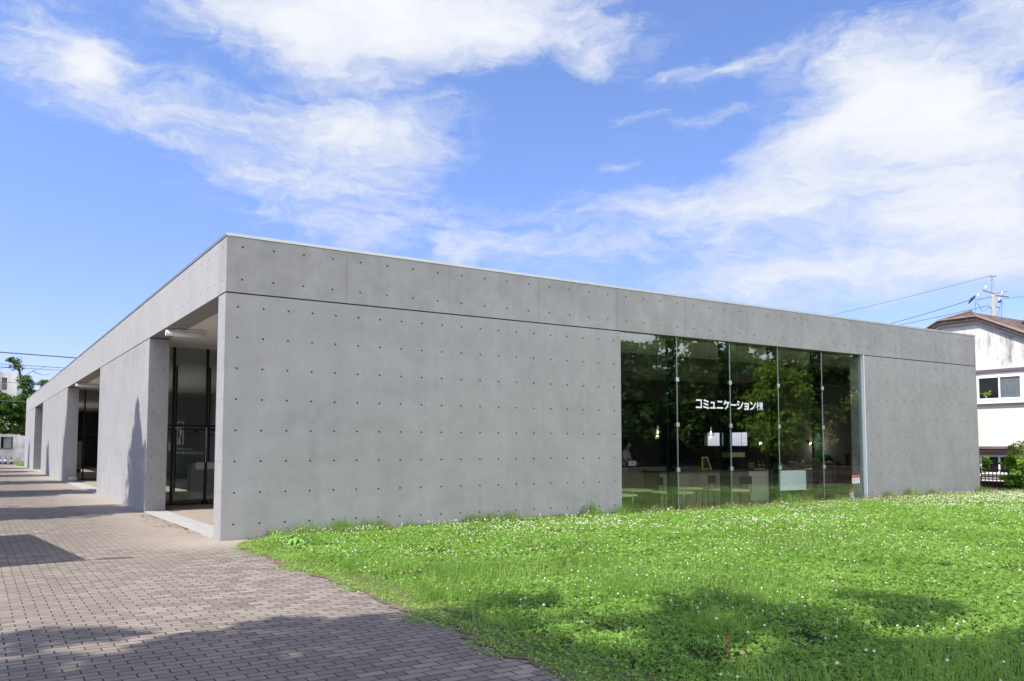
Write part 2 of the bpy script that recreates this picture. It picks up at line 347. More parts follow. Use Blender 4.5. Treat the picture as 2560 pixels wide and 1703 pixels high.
def npmesh(name, V, F, mats, mi=None, rnd=None, parent=None, smooth=False):
    """V (n,3) float, F (m,4) int quads"""
    me = bpy.data.meshes.new(name); m = len(F); k = F.shape[1]
    me.vertices.add(len(V)); me.vertices.foreach_set('co', V.astype(np.float32).ravel())
    me.loops.add(m*k); me.loops.foreach_set('vertex_index', F.astype(np.int32).ravel())
    me.polygons.add(m); me.polygons.foreach_set('loop_start', np.arange(0, m*k, k, dtype=np.int32))
    if not isinstance(mats, (list, tuple)): mats = [mats]
    for x in mats: me.materials.append(x)
    if mi is not None: me.polygons.foreach_set('material_index', mi.astype(np.int32))
    if rnd is not None:
        at = me.attributes.new('rnd', 'FLOAT', 'FACE'); at.data.foreach_set('value', rnd.astype(np.float32))
    if smooth: me.polygons.foreach_set('use_smooth', np.ones(m, dtype=bool))
    me.update(calc_edges=True)
    o = bpy.data.objects.new(name, me); COL.objects.link(o)
    if parent: o.parent = parent
    return o
def leaf_quads(P, N, size, rng, aspect=.6, bend=.15):
    """one pointed leaf quad per point P, facing N; size per leaf"""
    n = len(P); N = N/np.linalg.norm(N, axis=1, keepdims=True)
    a = rng.normal(size=(n, 3)); X = a-(a*N).sum(1, keepdims=True)*N; X /= np.linalg.norm(X, axis=1, keepdims=True)
    Y = np.cross(N, X); s = size[:, None]
    V = np.stack([P-X*s, P+Y*s*aspect+N*s*bend, P+X*s, P-Y*s*aspect+N*s*bend], 1).reshape(-1, 3)
    return V, np.arange(4*n).reshape(n, 4)

# ------------------------------------------------------------------ ground, path
g = MB()
XS = [-900, .2, 22.7, 25.7, 46, 900]; YS = [-900, -14, .2, 57.2, 900]
def gz(i, j): return -1.3 if (i == 3 and j in (1, 2)) else 0.0
for i in range(5):
    for j in range(4):
        if i == 1 and j == 2: continue
        z = gz(i, j); g.face([(XS[i], YS[j], z), (XS[i+1], YS[j], z), (XS[i+1], YS[j+1], z), (XS[i], YS[j+1], z)])
for (x, y0, y1) in ((25.7, -14, 57.2), (46, -14, 57.2)): g.face([(x, y0, 0), (x, y1, 0), (x, y1, -1.3), (x, y0, -1.3)])
for (y, x0, x1) in ((-14, 25.7, 46), (57.2, 25.7, 46)): g.face([(x0, y, 0), (x1, y, 0), (x1, y, -1.3), (x0, y, -1.3)])
struct(g.obj('ground', M['earth']))
g = MB(); g.face([(-6.5, -60, .004), (0.9, -60, .004), (0.9, -.03, .004), (.03, -.03, .004), (0.03, 61.5, .004), (-6.5, 61.5, .004)])
struct(g.obj('brick_path', M['paver']))
g = MB(); g.face([(0.42, -27, .008), (25.6, -27, .008), (25.6, -.02, .008), (0.42, -.02, .008)]); g.face([(22.9, -.02, .008), (25.6, -.02, .008), (25.6, 30, .008), (22.9, 30, .008)])
g.face([(25.72, -27, .008), (78, -27, .008), (78, -14.02, .008), (25.72, -14.02, .008)])
struct(g.obj('lawn_ground', M['lawnsoil']))
g = MB(); g.face([(2, -90, .006), (37, -90, .006), (37, -28.03, .006), (2, -28.03, .006)]); struct(g.obj('sandy_ground', M['sand']))
g = MB(); g.face([(-30, 61.5, .006), (30, 61.5, .006), (30, 71.2, .006), (-30, 71.2, .006)]); struct(g.obj('road', M['asphalt']))

# ------------------------------------------------------------------ the concrete building
B = thing('concrete_building', 'long low fair faced concrete building with glazed front window and recessed entrances', 'building')
TP = 3.985; L, D = 22.86, 57.37
tx = (.2, .4182, .11, .24, .252, .5025)
MB().box(0, 8.345, 0, .46, -.3, TP, 0, tx).obj('wall_panel', M['panel'], B, bevel=.004)
MB().box(17.08, L, 0, .46, -.3, TP, 0, (17.28, .414, .11, .24, .252, .5025)).obj('wall_panel', M['panel'], B, bevel=.004)
for (a, b) in ((6.80, 15.45), (26.05, 40.2), (47.0, D)):
    n = round((b-a-.4)/.418); MB().box(0, .44, a, b, -.3, TP, 0, (.11, .22, a+.2, (b-a-.4)/n, .252, .5025)).obj('wall_panel', M['panel'], B, bevel=.004)
# roof beam: front and left arms butted at the corner
lm_ = MB().box(0, L, 0, .46, 4.006, 4.92, 0, (.255, .5157, .23, .53, 4.222, .537))
lm_.obj('roof_beam', M['lintel'], B, bevel=.004)
MB().box(0, .44, .46, D, 4.006, 4.92, 0, (.22, .53, .72, .5157, 4.222, .537)).obj('roof_beam', M['side'], B)
for q in ((.014, 8.33, .014, .40), (17.095, L-.014, .014, .40), (.014, .40, 6.815, 15.44), (.014, .40, 26.06, 40.19), (.014, .40, 47.01, D-.01)):
    MB().box(*q, 3.975, 4.015).obj('beam_joint', M['joint'], B)
cp = MB(); x = -.012
xs = [-.012, 1.07] + [1.07+2.12*k for k in range(1, 11)] + [L+.012]
for a, b in zip(xs[:-1], xs[1:]): cp.box(a+(.004 if a > 0 else 0), b-.004, -.012, .30, 4.923, 4.972)
for a in xs[1:-1]: cp.box(a-.035, a+.035, -.0145, .30, 4.924, 4.975)
ys = [.304+2.1*k for k in range(28)]; ys[-1] = D+.012
for a, b in zip(ys[:-1], ys[1:]): cp.box(-.012, .30, a, b-.006, 4.923, 4.972)
cp.obj('coping', M['alu'], B)
MB().box(.44, L-.44, .46, D-.44, 4.30, 4.70).obj('roof', M['roofslab'], B)
MB().box(.445, L-.445, .47, D-.445, 4.012, 4.20).obj('ceiling', M['soffit'], B)
bw = MB(); bw.box(.44, L, D-.2, D, -.3, 4.006)
for (a, b) in ((.46, 9.0), (11.3, D-.2)): bw.box(L-.2, L, a, b, -.3, 4.006)
bw.box(L-.2, L, 9.0, 11.3, -.3, 1.52); bw.box(L-.2, L, 9.0, 11.3, 2.06, 4.006)
bw.box(L-.2, L, 9.95, 10.25, 1.52, 2.06)
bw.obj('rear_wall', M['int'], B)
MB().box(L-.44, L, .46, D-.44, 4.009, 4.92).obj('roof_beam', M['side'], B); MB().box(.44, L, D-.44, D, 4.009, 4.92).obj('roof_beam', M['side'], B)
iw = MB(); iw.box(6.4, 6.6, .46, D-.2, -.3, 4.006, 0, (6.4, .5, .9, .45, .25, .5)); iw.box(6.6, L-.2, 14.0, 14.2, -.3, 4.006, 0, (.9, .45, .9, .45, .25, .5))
iw.obj('partition_wall', M['int'], B)
MB().box(6.37, 6.397, .47, D-.25, .025, 4.008).obj('porch_wall_lining', simple('pale_lining', (.42, .415, .40), .8), B)
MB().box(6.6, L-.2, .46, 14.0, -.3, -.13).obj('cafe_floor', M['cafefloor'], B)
MB().box(8.345, 17.08, .02, .46, -.3, .012).obj('window_sill', M['sill'], B, bevel=.004)
cf = MB(); cf.box(.45, 6.4, .46, 8.55, -.3, .022); cf.box(.45, 6.4, 8.65, 13.6, -.3, .022); cf.box(.45, 6.4, 13.7, D-.2, -.3, .022)
cf.obj('porch_floor', M['paver'], B)
for (a, b) in ((.46, 6.80), (15.45, 26.05), (40.2, 47.0)): MB().box(-.012, .45, a+.002, b-.002, -.3, .03).obj('entrance_step', M['sill'], B, bevel=.004)
# dark recess beam inside cafe, drop beams of the ceiling
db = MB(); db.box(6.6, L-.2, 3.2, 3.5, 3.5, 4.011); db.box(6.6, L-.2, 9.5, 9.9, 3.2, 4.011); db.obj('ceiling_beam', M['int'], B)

# window
GY = .085; JX = [8.345+1.747*k for k in range(6)]
for k in range(5):
    a, b = JX[k]+(.004 if k else 0), JX[k+1]-.004
    if k == 4: b = 17.05
    MB().box(a+.003, b-.003, GY, GY+.015, .013, 4.004).obj('window_pane', M['glass'], B)
for k in range(1, 5):
    x = JX[k]
    MB().box(x-.006, x+.006, GY-.004, GY+.02, .013, 4.004).obj('glass_joint', M['seal'], B)
    f = MB().box(x-.012, x+.012, GY+.035, GY+.33, .013, 4.004).obj('glass_fin', M['finglass'], B)
    MB().box(x-.02, x+.02, GY+.30, GY+.345, .013, 4.004).obj('fin_post', M['steel'], B)
    for z in (3.02, 1.99, .965):
        c = MB(); c.box(x-.046, x+.046, GY-.02, GY-.006, z-.046, z+.046); c.obj('glass_clamp', M['chrome'], B, bevel=.004)
        c = MB(); c.box(x-.03, x+.03, GY+.016, GY+.10, z-.03, z+.03); c.obj('clamp_bracket', M['steel'], B)
MB().box(17.052, 17.083, .004, GY+.02, .013, 4.004).obj('window_jamb', M['strip'], B)
# lettering on the glass
def strokes(mb, glyph, x0, x1, z0, z1, th, y, step=.0002):
    for si, s in enumerate(glyph):
        pts = [Vector((x0+(x1-x0)*p[0], z0+(z1-z0)*p[1])) for p in s]
        for i in range(len(pts)-1):
            a, b = pts[i], pts[i+1]; d = (b-a).normalized(); n = Vector((-d.y, d.x))*th/2
            e = d*th*.5 if len(pts) > 2 else Vector((0, 0))
            a2 = a-(e if i > 0 else Vector((0, 0))); b2 = b+(e if i < len(pts)-2 else Vector((0, 0)))
            yy = y-step*(si*4+i)
            mb.prism([tuple(a2-n), tuple(b2-n), tuple(b2+n), tuple(a2+n)], 'y', yy-.0015, yy)
GL = [
 ([[(.02,.91),(.92,.91),(.92,.0)], [(0,.1),(.85,.1)]], 10.68, 10.87),
 ([[(.1,.95),(.92,.76)], [(.08,.58),(.86,.40)], [(0,.20),(1,.02)]], 10.92, 11.11),
 ([[(.1,.70),(.72,.70),(.66,.1)], [(0,.09),(1,.09)]], 11.15, 11.33),
 ([[(.12,.84),(.88,.84)], [(0,.12),(1,.12)]], 11.37, 11.58),
 ([[(.32,1),(.04,.50)], [(.22,.76),(1,.76)], [(.72,.76),(.6,.30),(.2,.02)]], 11.61, 11.81),
 ([[(0,.52),(1,.52)]], 11.84, 12.04),
 ([[(.10,.97),(.42,.80)], [(.0,.68),(.32,.50)], [(.08,.06),(.58,.24),(.98,.86)]], 12.06, 12.28),
 ([[(.08,.72),(.9,.72),(.9,.0)], [(.12,.39),(.82,.39)], [(.06,.08),(.82,.08)]], 12.31, 12.48),
 ([[(.04,.92),(.40,.68)], [(.06,.07),(.58,.28),(.98,.86)]], 12.53, 12.73),
 ([[(.0,.74),(.38,.74)], [(.19,1),(.19,0)], [(.17,.66),(.02,.30)], [(.22,.62),(.36,.44)], [(.42,.88),(1,.88)], [(.71,1),(.71,0)],
   [(.50,.73),(.92,.73),(.92,.42),(.50,.42),(.50,.76)], [(.5,.575),(.92,.575)], [(.68,.36),(.42,.06)], [(.74,.36),(1,.06)]], 12.76, 12.99)]
lt = MB()
for i, (gl, a, b) in enumerate(GL):
    strokes(lt, gl, a, b, 2.385, 2.59, .036 if i < 9 else .019, GY-.004)
lt.obj('lettering', M['letter'], B)

# entrance glazing: doors face the porch
def text_part(s, size, loc, parent, m, name='lettering', rz=0):
    cu = bpy.data.curves.new(name, 'FONT'); cu.body = s; cu.size = size; cu.extrude = .0008
    o = bpy.data.objects.new(name, cu); COL.objects.link(o); o.location = loc; o.rotation_euler = (math.pi/2, 0, rz)
    cu.materials.append(m)
    bpy.context.view_layer.update(); me = bpy.data.meshes.new_from_object(o.evaluated_get(bpy.context.evaluated_depsgraph_get()))
    mo = bpy.data.objects.new(name, me); COL.objects.link(mo); mo.location = o.location; mo.rotation_euler = o.rotation_euler; mo.parent = parent
    if not me.materials: me.materials.append(m)
    bpy.data.objects.remove(o); return mo
def glazing(y, posts, x1, door=None, seed=0):
    fr = MB()
    for x in posts: fr.box(x-.028, x+.028, y-.05, y+.05, .022, 4.01)
    fr.obj('door_post', M['steel'], B)
    t = MB(); t.box(.45, x1, y-.035, y+.035, 2.0, 2.05)
    t.box(.45, x1, y-.03, y+.03, .022, .055); t.obj('transom', M['steel'], B)
    xs = [.45]+list(posts)+[x1]
    for a, b in zip(xs[:-1], xs[1:]):
        MB().box(a+.03, b-.03, y-.006, y+.006, 2.055, 4.005).obj('transom_pane', M['doorglass'], B)
        MB().box(a+.03, b-.03, y-.006, y+.006, .06, 1.995).obj('door_pane', M['doorglass'], B)
glazing(8.6, (.90, 1.715, 2.55, 3.4), 6.39)
glazing(13.65, (.95, 1.95, 2.95, 3.95), 6.39)
glazing(27.4, (.82, 1.6, 2.5), 6.39)
# door leaf hardware at the first entrance
hw = MB(); hw.box(1.47, 1.68, 8.565, 8.59, .91, 1.09); hw.box(1.76, 2.0, 8.565, 8.59, .91, 1.09); hw.obj('push_plate', simple('push_plate', (.55, .53, .47), .4, .2), B)
hw = MB(); hw.tube([(1.705, 8.53, 1.45), (1.705, 8.53, 1.98)], .011); hw.tube([(1.705, 8.53, 1.1), (1.705, 8.53, 1.45)], .008); hw.obj('door_handle', M['chrome'], B)
hw = MB(); hw.box(.96, 1.10, 8.55, 8.58, 1.925, 1.998); hw.obj('door_sensor', simple('sensor_tan', (.38, .30, .25), .6), B)
hw = MB(); hw.box(1.10, 1.40, 8.55, 8.575, 1.915, 1.94); hw.box(1.38, 1.50, 8.54, 8.575, 1.85, 1.93); hw.obj('door_closer', M['steel'], B)
hw = MB()
for x in (1.655, 1.755): hw.lathe((x, 8.53, .03), [(.012, 0), (.035, .02), (.035, .06), (.012, .08)], 10)
hw.obj('door_stop', M['steel'], B)
text_part('Trattoria', .075, (1.09, 8.585, 1.405), B, simple('text_grey', (.40, .42, .42), .6))
text_part('DomaDoma', .105, (1.14, 8.585, 1.305), B, simple('text_grey_light', (.46, .48, .48), .6))
text_part('Doma', .062, (1.01, 8.583, 1.42), B, M['letter']); text_part('Doma', .075, (1.0, 8.583, 1.315), B, M['letter'])
lg = MB(); gy = 8.59
for (a, b, c, d) in ((1.01, 1.16, 2.108, 2.12), (1.01, 1.022, 1.55, 2.108), (1.148, 1.16, 1.55, 2.108), (1.022, 1.148, 1.55, 1.56), (1.135, 1.14, 1.56, 2.1)): lg.box(a, b, gy-.004, gy, c, d)
lg.prism([(1.045, 1.57), (1.085, 1.57), (1.075, 1.70), (1.055, 1.70)], 'y', gy-.004, gy); lg.prism([(1.075, 1.72), (1.09, 1.72), (1.115, 1.92), (1.065, 1.92)], 'y', gy-.006, gy-.002); lg.box(1.079, 1.086, gy-.005, gy-.001, 1.58, 1.72)
lg.obj('poster_outline', M['letter'], B)
MB().box(.815, .85, 8.583, 8.59, 1.38, 1.60).obj('door_sticker', M['letter'], B)
# porch lamps: tubes across the soffit just inside each opening
def porch_lamp(loc, label):
    o = thing('ceiling_lamp', label, 'lamp', loc, 0, 'tube lamps under the porch soffits')
    MB().tube([(0, 0, 0), (.80, 0, 0)], .062, 16).obj('lamp_shade', M['lamp'], o, True)
    MB().box(.18, .78, -.04, .04, .055, .085).obj('mounting_plate', M['white'], o)
    MB().tube([(-.012, 0, 0), (-.001, 0, 0)], .064, 16).obj('end_cap', M['lamp'], o)
    return o
porch_lamp((.02, 4.95, 3.90), 'white tube lamp under the soffit of the nearest entrance')
porch_lamp((.02, 22.9, 3.90), 'white tube lamp under the soffit of the farther entrance')
cb = simple('cabinet_white', (.72, .73, .74), .5)
c = thing('reception_stand', 'white reception stand behind the glass doors of the nearest entrance', 'stand', (2.45, 11.3, .022))
MB().box(-.55, .9, -.2, .25, 0, 1.0).obj('body', cb, c); MB().box(-.58, .93, -.23, .28, 1.0, 1.03).obj('top', M['cafefloor'], c)
c = thing('white_cabinet', 'tall white cabinet behind the glass of the farther entrance', 'cabinet', (.80, 29.2, .022))
MB().box(-.13, .12, -.1, .3, .42, 1.72).obj('door', cb, c); MB().box(-.13, .12, -.08, .3, .0, .42).obj('plinth', M['cafefloor'], c); MB().box(-.03, .03, -.112, -.1, 1.1, 1.2).obj('handle', M['chrome'], c)
b_ = MB(); rs = random.Random(4)
me = MB().lathe((0, 0, 0), [(.06, 0), (.13, .03), (.15, .09), (.12, .15), (.05, .18)], 9)
me.v = [(x*1.3*(1+.15*math.sin(7*x+3*z)), y*(1+.2*math.sin(9*y+z*5)), z) for x, y, z in me.v]
o = me.obj('stone', simple('pale_stone', (.5, .49, .46), .9, 0, .1, .2, 9, .6), None, True); o.location = (.28, 25.80, .03)
tag(o, 'small pale stone lying on the step of the farther entrance', 'stone')

# ------------------------------------------------------------------ inside the cafe
FZ = -.13
wood = simple('pale_wood', (.62, .55, .30), .5, 0, .4, .1, 5); dkwood = simple('grey_brown_wood', (.17, .145, .13), .6, 0, .3, .15, 4)
black = simple('black_plastic', (.015, .015, .016), .5, 0, .4); ltgrey = simple('light_panel', (.58, .54, .50), .6, 0, .3, .06, 3)
def table(loc, label):
    t = thing('round_table', label, 'table', loc, 0, 'pale round tables inside the cafe window')
    MB().lathe((0, 0, 0), [(.49, .525), (.50, .535), (.50, .548), (.49, .555)], 28).obj('tabletop', wood, t)
    MB().tube([(0, 0, .02), (0, 0, .525)], .022, 10).obj('stem', M['chrome'], t, True)
    MB().lathe((0, 0, 0), [(.24, 0), (.24, .012), (.03, .03)], 20).obj('base', black, t)
    return t
t0 = table((8.82, .78, FZ), 'pale round cafe table right behind the concrete panel end')
for (x, y, l) in ((10.60, .80, 'pale round cafe table in front, just right of the first glass fin'), (12.52, .80, 'pale round cafe table next to the dark backed chairs'),
                  (10.45, 2.05, 'pale round table in the second row at the left of the window'), (12.25, 2.1, 'pale round table in the second row, before the long counter')):
    dup(t0, (x, y, FZ), 0, l)
def chair(loc, rz, label):
    c = thing('cafe_chair', label, 'chair', loc, rz, 'dark cafe chairs inside the window')
    MB().box(-.2, .2, -.2, .2, .43, .46).obj('seat', dkwood, c, bevel=.01)
    MB().box(-.2, .2, .19, .215, .66, .86).obj('backrest', black, c, bevel=.008)
    for sx in (-.17, .17):
        MB().tube([(sx, .20, .46), (sx, .205, .86)], .013, 8).obj('back_post', black, c)
        for sy in (-.17, .17): MB().tube([(sx*.9, sy*.9, .44), (sx*1.1, sy*1.1, 0)], .013, 8).obj('leg', black, c)
    return c
c0 = chair((13.40, 1.2, FZ), math.pi-.1, 'dark chair with black back right of the pale table')
dup(c0, (13.1, 2.15, FZ), math.pi+.3, 'dark chair behind the second glass joint, partly hidden by it')
dup(c0, (11.36, 1.75, FZ), 1.2, 'dark chair standing between two pale tables, further inside')
c = thing('long_counter', 'long grey brown counter with a lighter end panel', 'counter', (0, 0, 0))
MB().box(12.6, 16.2, 3.35, 4.0, FZ, .765).obj('counter_body', dkwood, c); MB().box(16.203, 17.25, 3.33, 4.0, FZ, .765).obj('end_panel', ltgrey, c)
MB().box(12.55, 17.3, 3.28, 4.05, .768, .80).obj('countertop', black, c)
c = thing('service_counter', 'dark service counter with pale grey front panels under the right of the window', 'counter', (0, 0, 0))
MB().box(18.3, 22.5, 4.1, 4.7, FZ, .70).obj('counter_body', dkwood, c)
wp = simple('white_panel', (.80, .86, .90), .35, 0, .5, .02)
gp = simple('grey_panel', (.74, .77, .77), .4, 0, .5, .03)
for a, b in ((19.78, 20.32), (20.5, 21.2)): MB().box(a, b, 4.07, 4.095, .04, .69).obj('grey_panel', gp, c)
MB().box(18.25, 22.55, 4.05, 4.75, .715, .735).obj('countertop', black, c)
c = thing('back_counter', 'dark back bar along the kitchen behind the long counter', 'counter', (0, 0, 0))
MB().box(8.4, 17.6, 6.2, 6.8, FZ, .85).obj('counter_body', dkwood, c); MB().box(8.35, 17.65, 6.15, 6.85, .853, .88).obj('countertop', black, c)
MB().box(16.2, 17.2, 4.35, 4.45, 1.16, 1.31).obj('sh', wood).name = 'menu_board'
t = thing('moved_front_panel', 'white counter front panel on added feet, moved up to the glass to look brighter', 'board', (15.53, 1.25, FZ))
MB().box(-.575, .575, -.012, .012, .43, .97).obj('panel', wp, t, bevel=.003)  # counter front panel brought forward on added feet so daylight brightens it
for sx in (-.4, .4): MB().box(sx-.015, sx+.015, -.16, .16, 0, .02).box(sx-.012, sx+.012, -.012, .012, .021, .429).obj('foot', M['steel'], t)
o = bpy.data.objects['menu_board']; tag(o, 'yellowish wooden board hanging above the long counter', 'board')
for x in (16.3, 17.1):
    MB().tube([(x, 4.4, 1.31), (x, 4.4, 4.0)], .006, 6).obj('hanger', black, o)
# small things on the counters
e = MB(); zc = .80
e.tube([(14.62, 3.7, zc), (14.72, 3.8, zc+.38)], .015, 4); e.tube([(15.0, 3.7, zc), (14.93, 3.8, zc+.38)], .015, 4); e.tube([(14.70, 3.8, zc+.37), (14.95, 3.8, zc+.37)], .015, 4); e.tube([(14.64, 3.71, zc+.04), (14.99, 3.71, zc+.04)], .012, 4); e.tube([(14.8, 4.0, zc), (14.82, 3.81, zc+.35)], .01, 4)
es = thing('easel_sign', 'small yellow framed easel board standing on the long counter', 'sign'); e.obj('frame', simple('yellow_wood', (.55, .40, .08), .5), es)
e = MB(); e.face([(14.66, 3.722, zc+.05), (14.97, 3.722, zc+.05), (14.92, 3.8, zc+.36), (14.73, 3.8, zc+.36)]); e.face([(14.66, 3.732, zc+.05), (14.73, 3.81, zc+.36), (14.92, 3.81, zc+.36), (14.97, 3.732, zc+.05)]); e.obj('board', black, es)
rs = random.Random(2)
bag = MB(); nx, ny = 18, 8
def bh(u, v): return (.17*math.exp(-((u-.22)/.17)**2)+.085*(1-abs(2*u-1)**4))*(1-abs(2*v-1)**3)*(1+.25*noise.noise(Vector((u*7, v*5, 1.3))))
for i in range(nx):
    for k in range(ny):
        q = [(18.5+1.35*a/nx, 4.12+.45*b/ny, .737+max(0, bh(a/nx, b/ny))) for a, b in ((i, k), (i+1, k), (i+1, k+1), (i, k+1))]
        bag.face(q)
o = bag.obj('cloth_bag', simple('cream_cloth', (.55, .54, .44), .9, 0, .1, .1, 8), None, True, .0); tag(o, 'crumpled cream cloth bag lying on the service counter', 'bag')
for k, (x, lab) in enumerate(((17.0, 'glass beaker with a straw nearest the end of the long counter'), (17.18, 'glass beaker with a straw, right one of the pair on the counter'))):
    t = thing('glass_beaker', lab, 'beaker', (x, 3.6, .80), 0, 'glass beakers on the long counter')
    MB().lathe((0, 0, 0), [(.05, 0), (.06, .01), (.035, .09), (.04, .15)], 14).obj('glass', glass_mat('beaker_glass_%d' % k, (.85, .9, .9), .12), t)
    MB().tube([(.0, 0, .02), (-.05, .01, .27)], .006, 6).obj('straw', M['chrome'], t)
for k in range(4):
    o = MB().lathe((0, 0, 0), [(.05, 0), (.05, .09), (.042, .1)], 12).obj('tin', simple('tin_red_%d' % k, (.30-.04*k, .10+.03*k, .06), .45), None, True)
    o.location = (16.58+.12*(k % 2), 3.62, .80+.105*(k//2)); tag(o, ['rusty red tin, lower left of the stack on the counter', 'reddish tin, lower right of the stack on the counter', 'brownish tin, upper left of the stack on the counter', 'dull brown tin, upper right of the stack on the counter'][k], 'tin', 'stacked tins on the long counter')
o = MB().box(14.05, 14.36, 6.3, 6.32, .885, 1.03).obj('white_card', M['white']); tag(o, 'white card with a blue mark standing on the back bar', 'card')
MB().box(14.18, 14.24, 6.293, 6.297, .94, .98).obj('mark', simple('card_blue', (.15, .3, .6), .5), o)
t = thing('poster_stand', 'beige upright poster with black marks and an orange foot beside the right window edge', 'poster', (22.28, 4.2, .736))
MB().box(-.17, .17, 0, .02, 0, .50).obj('board', simple('poster_beige', (.50, .40, .26), .6), t)
MB().box(-.15, .10, -.006, -.001, .02, .14).obj('orange_panel', simple('poster_orange', (.7, .18, .05), .6), t)
pm = MB()
for zz in (.40, .32, .24): pm.prism([(-.055, zz-.04), (-.015, zz-.04), (-.035, zz+.03)], 'y', -.006, -.001)
pm.obj('marking', black, t)
o = MB(); n = 12
for i in range(n):
    for k in range(6):
        def cp_(a, b):
            u, v = a/n, b/6; return (22.0+.62*u, 5.0+.3*v, 1.05+.16*(1-abs(2*u-1)**5)+.012*math.sin(u*21+v*4)-.15*abs(2*v-1)**2)
        o.face([cp_(i, k), cp_(i+1, k), cp_(i+1, k+1), cp_(i, k+1)])
o = o.obj('blue_cloth', simple('blue_cloth', (.12, .42, .60), .8), None, True); tag(o, 'light blue cloth draped over a dark box inside the window', 'cloth')
o = MB().box(22.02, 22.6, 5.02, 5.28, FZ, 1.04).obj('dark_box', dkwood, None, bevel=.01); tag(o, 'dark box standing under the light blue cloth', 'box')
# pendants
bulb = glow('bulb', (1, .82, .55), 2)
def lamp_light(parent, watts, at):
    d = bpy.data.lights.new('lamp_light', 'POINT'); d.energy = watts; d.color = (1, .86, .66); d.shadow_soft_size = .05
    o = bpy.data.objects.new('lamp_light', d); COL.objects.link(o); o.parent = parent; o.location = at
def globe(loc, lab, k):
    t = thing('pendant_lamp', lab, 'lamp', loc, 0, 'glass globe pendants in the cafe')
    MB().lathe((0, 0, 0), [(.03, -.09), (.075, -.07), (.10, 0), (.075, .07), (.03, .095)], 18).obj('globe', glass_mat('globe_glass_%d' % k, (.8, .84, .82), .10), t, True)
    MB().lathe((0, 0, 0), [(.02, .095), (.025, .10), (.02, .17), (.006, .20)], 12).obj('socket', M['chrome'], t)
    MB().tube([(0, 0, .2), (0, 0, 4.0-loc[2])], .005, 6).obj('cord', black, t)
    MB().lathe((0, 0, 0), [(.006, -.04), (.022, -.02), (.022, .02), (.012, .06)], 10).obj('bulb', bulb, t)
    lamp_light(t, 2.5, (0, 0, -.13))
globe((11.74, 2.5, 1.86), 'clear glass globe pendant above the left pale tables', 0); globe((13.72, 2.5, 1.85), 'clear glass globe pendant in front of the bright rear opening', 1)
def cone(loc, lab):
    t = thing('pendant_lamp', lab, 'lamp', loc, 0, 'cone pendants in the cafe')
    MB().lathe((0, 0, 0), [(.12, -.07), (.115, -.065), (.03, .07), (.02, .10)], 18).obj('lamp_shade', simple('shade_olive', (.05, .07, .02), .5), t, True)
    MB().tube([(0, 0, .1), (0, 0, 4.0-loc[2])], .005, 6).obj('cord', black, t)
cone((12.87, 2.5, 2.02), 'olive cone pendant between the two glass globes'); cone((15.22, 2.5, 2.13), 'olive cone pendant right of the bright rear opening')
def spot(loc, lab):
    t = thing('spot_lamp', lab, 'lamp', loc, 0, 'lit spot lamps in the cafe')
    MB().tube([(0, .02, .0), (.0, .16, .09)], .05, 12).obj('housing', black, t); MB().tube([(0, .012, -.005), (0, .018, 0)], .042, 12).obj('bulb', glow('spot_glow', (1, .85, .6), 4), t)
    MB().tube([(0, .1, .08), (0, .1, 4.0-loc[2])], .01, 6).obj('rod', black, t)
    lamp_light(t, 7, (0, -.04, -.03))
spot((19.9, 6.0, 1.61), 'lit spot lamp left of the right glass fin'); spot((22.4, 5.8, 1.61), 'lit spot lamp above the blue cloth')
# warning sticker on the glass and the canister behind it
t = thing('warning_sign', 'small red and white notice on the right pane of the window', 'sign', (16.68, GY-.003, .5))
MB().box(-.175, .175, -.002, 0, 0, .15).obj('notice_panel', simple('notice_white', (.72, .70, .66), .5), t)
MB().box(-.175, .175, -.002, 0, .152, .235).obj('header', simple('notice_red', (.42, .03, .03), .5), t)
tk = MB()
for x in (-.12, 0, .12):
    tk.box(x-.025, x+.025, -.004, -.0025, .20, .21); tk.box(x-.02, x+.02, -.004, -.0025, .172, .182); tk.box(x-.006, x+.006, -.0045, -.003, .168, .218)
for z in (.11, .085, .06): tk.box(-.15, .10, -.004, -.0025, z, z+.006, 1)
tk.obj('text_marks', [M['letter'], simple('notice_grey', (.35, .33, .32), .6)], t)
t = thing('canister', 'white canister with an orange cap standing inside the right window edge', 'canister', (16.72, .26, .013))
MB().lathe((0, 0, 0), [(.055, 0), (.06, .01), (.06, .22), (.05, .24)], 14).obj('body', M['white'], t, True); MB().lathe((0, 0, 0), [(.066, .24), (.07, .25), (.07, .29), (.05, .31)], 14).obj('cap', simple('orange_plastic', (.75, .16, .03), .4), t)
MB().tube([(.03, 0, .31), (.035, 0, .50)], .012, 8).obj('nozzle', simple('orange_dark', (.5, .12, .03), .4), t)

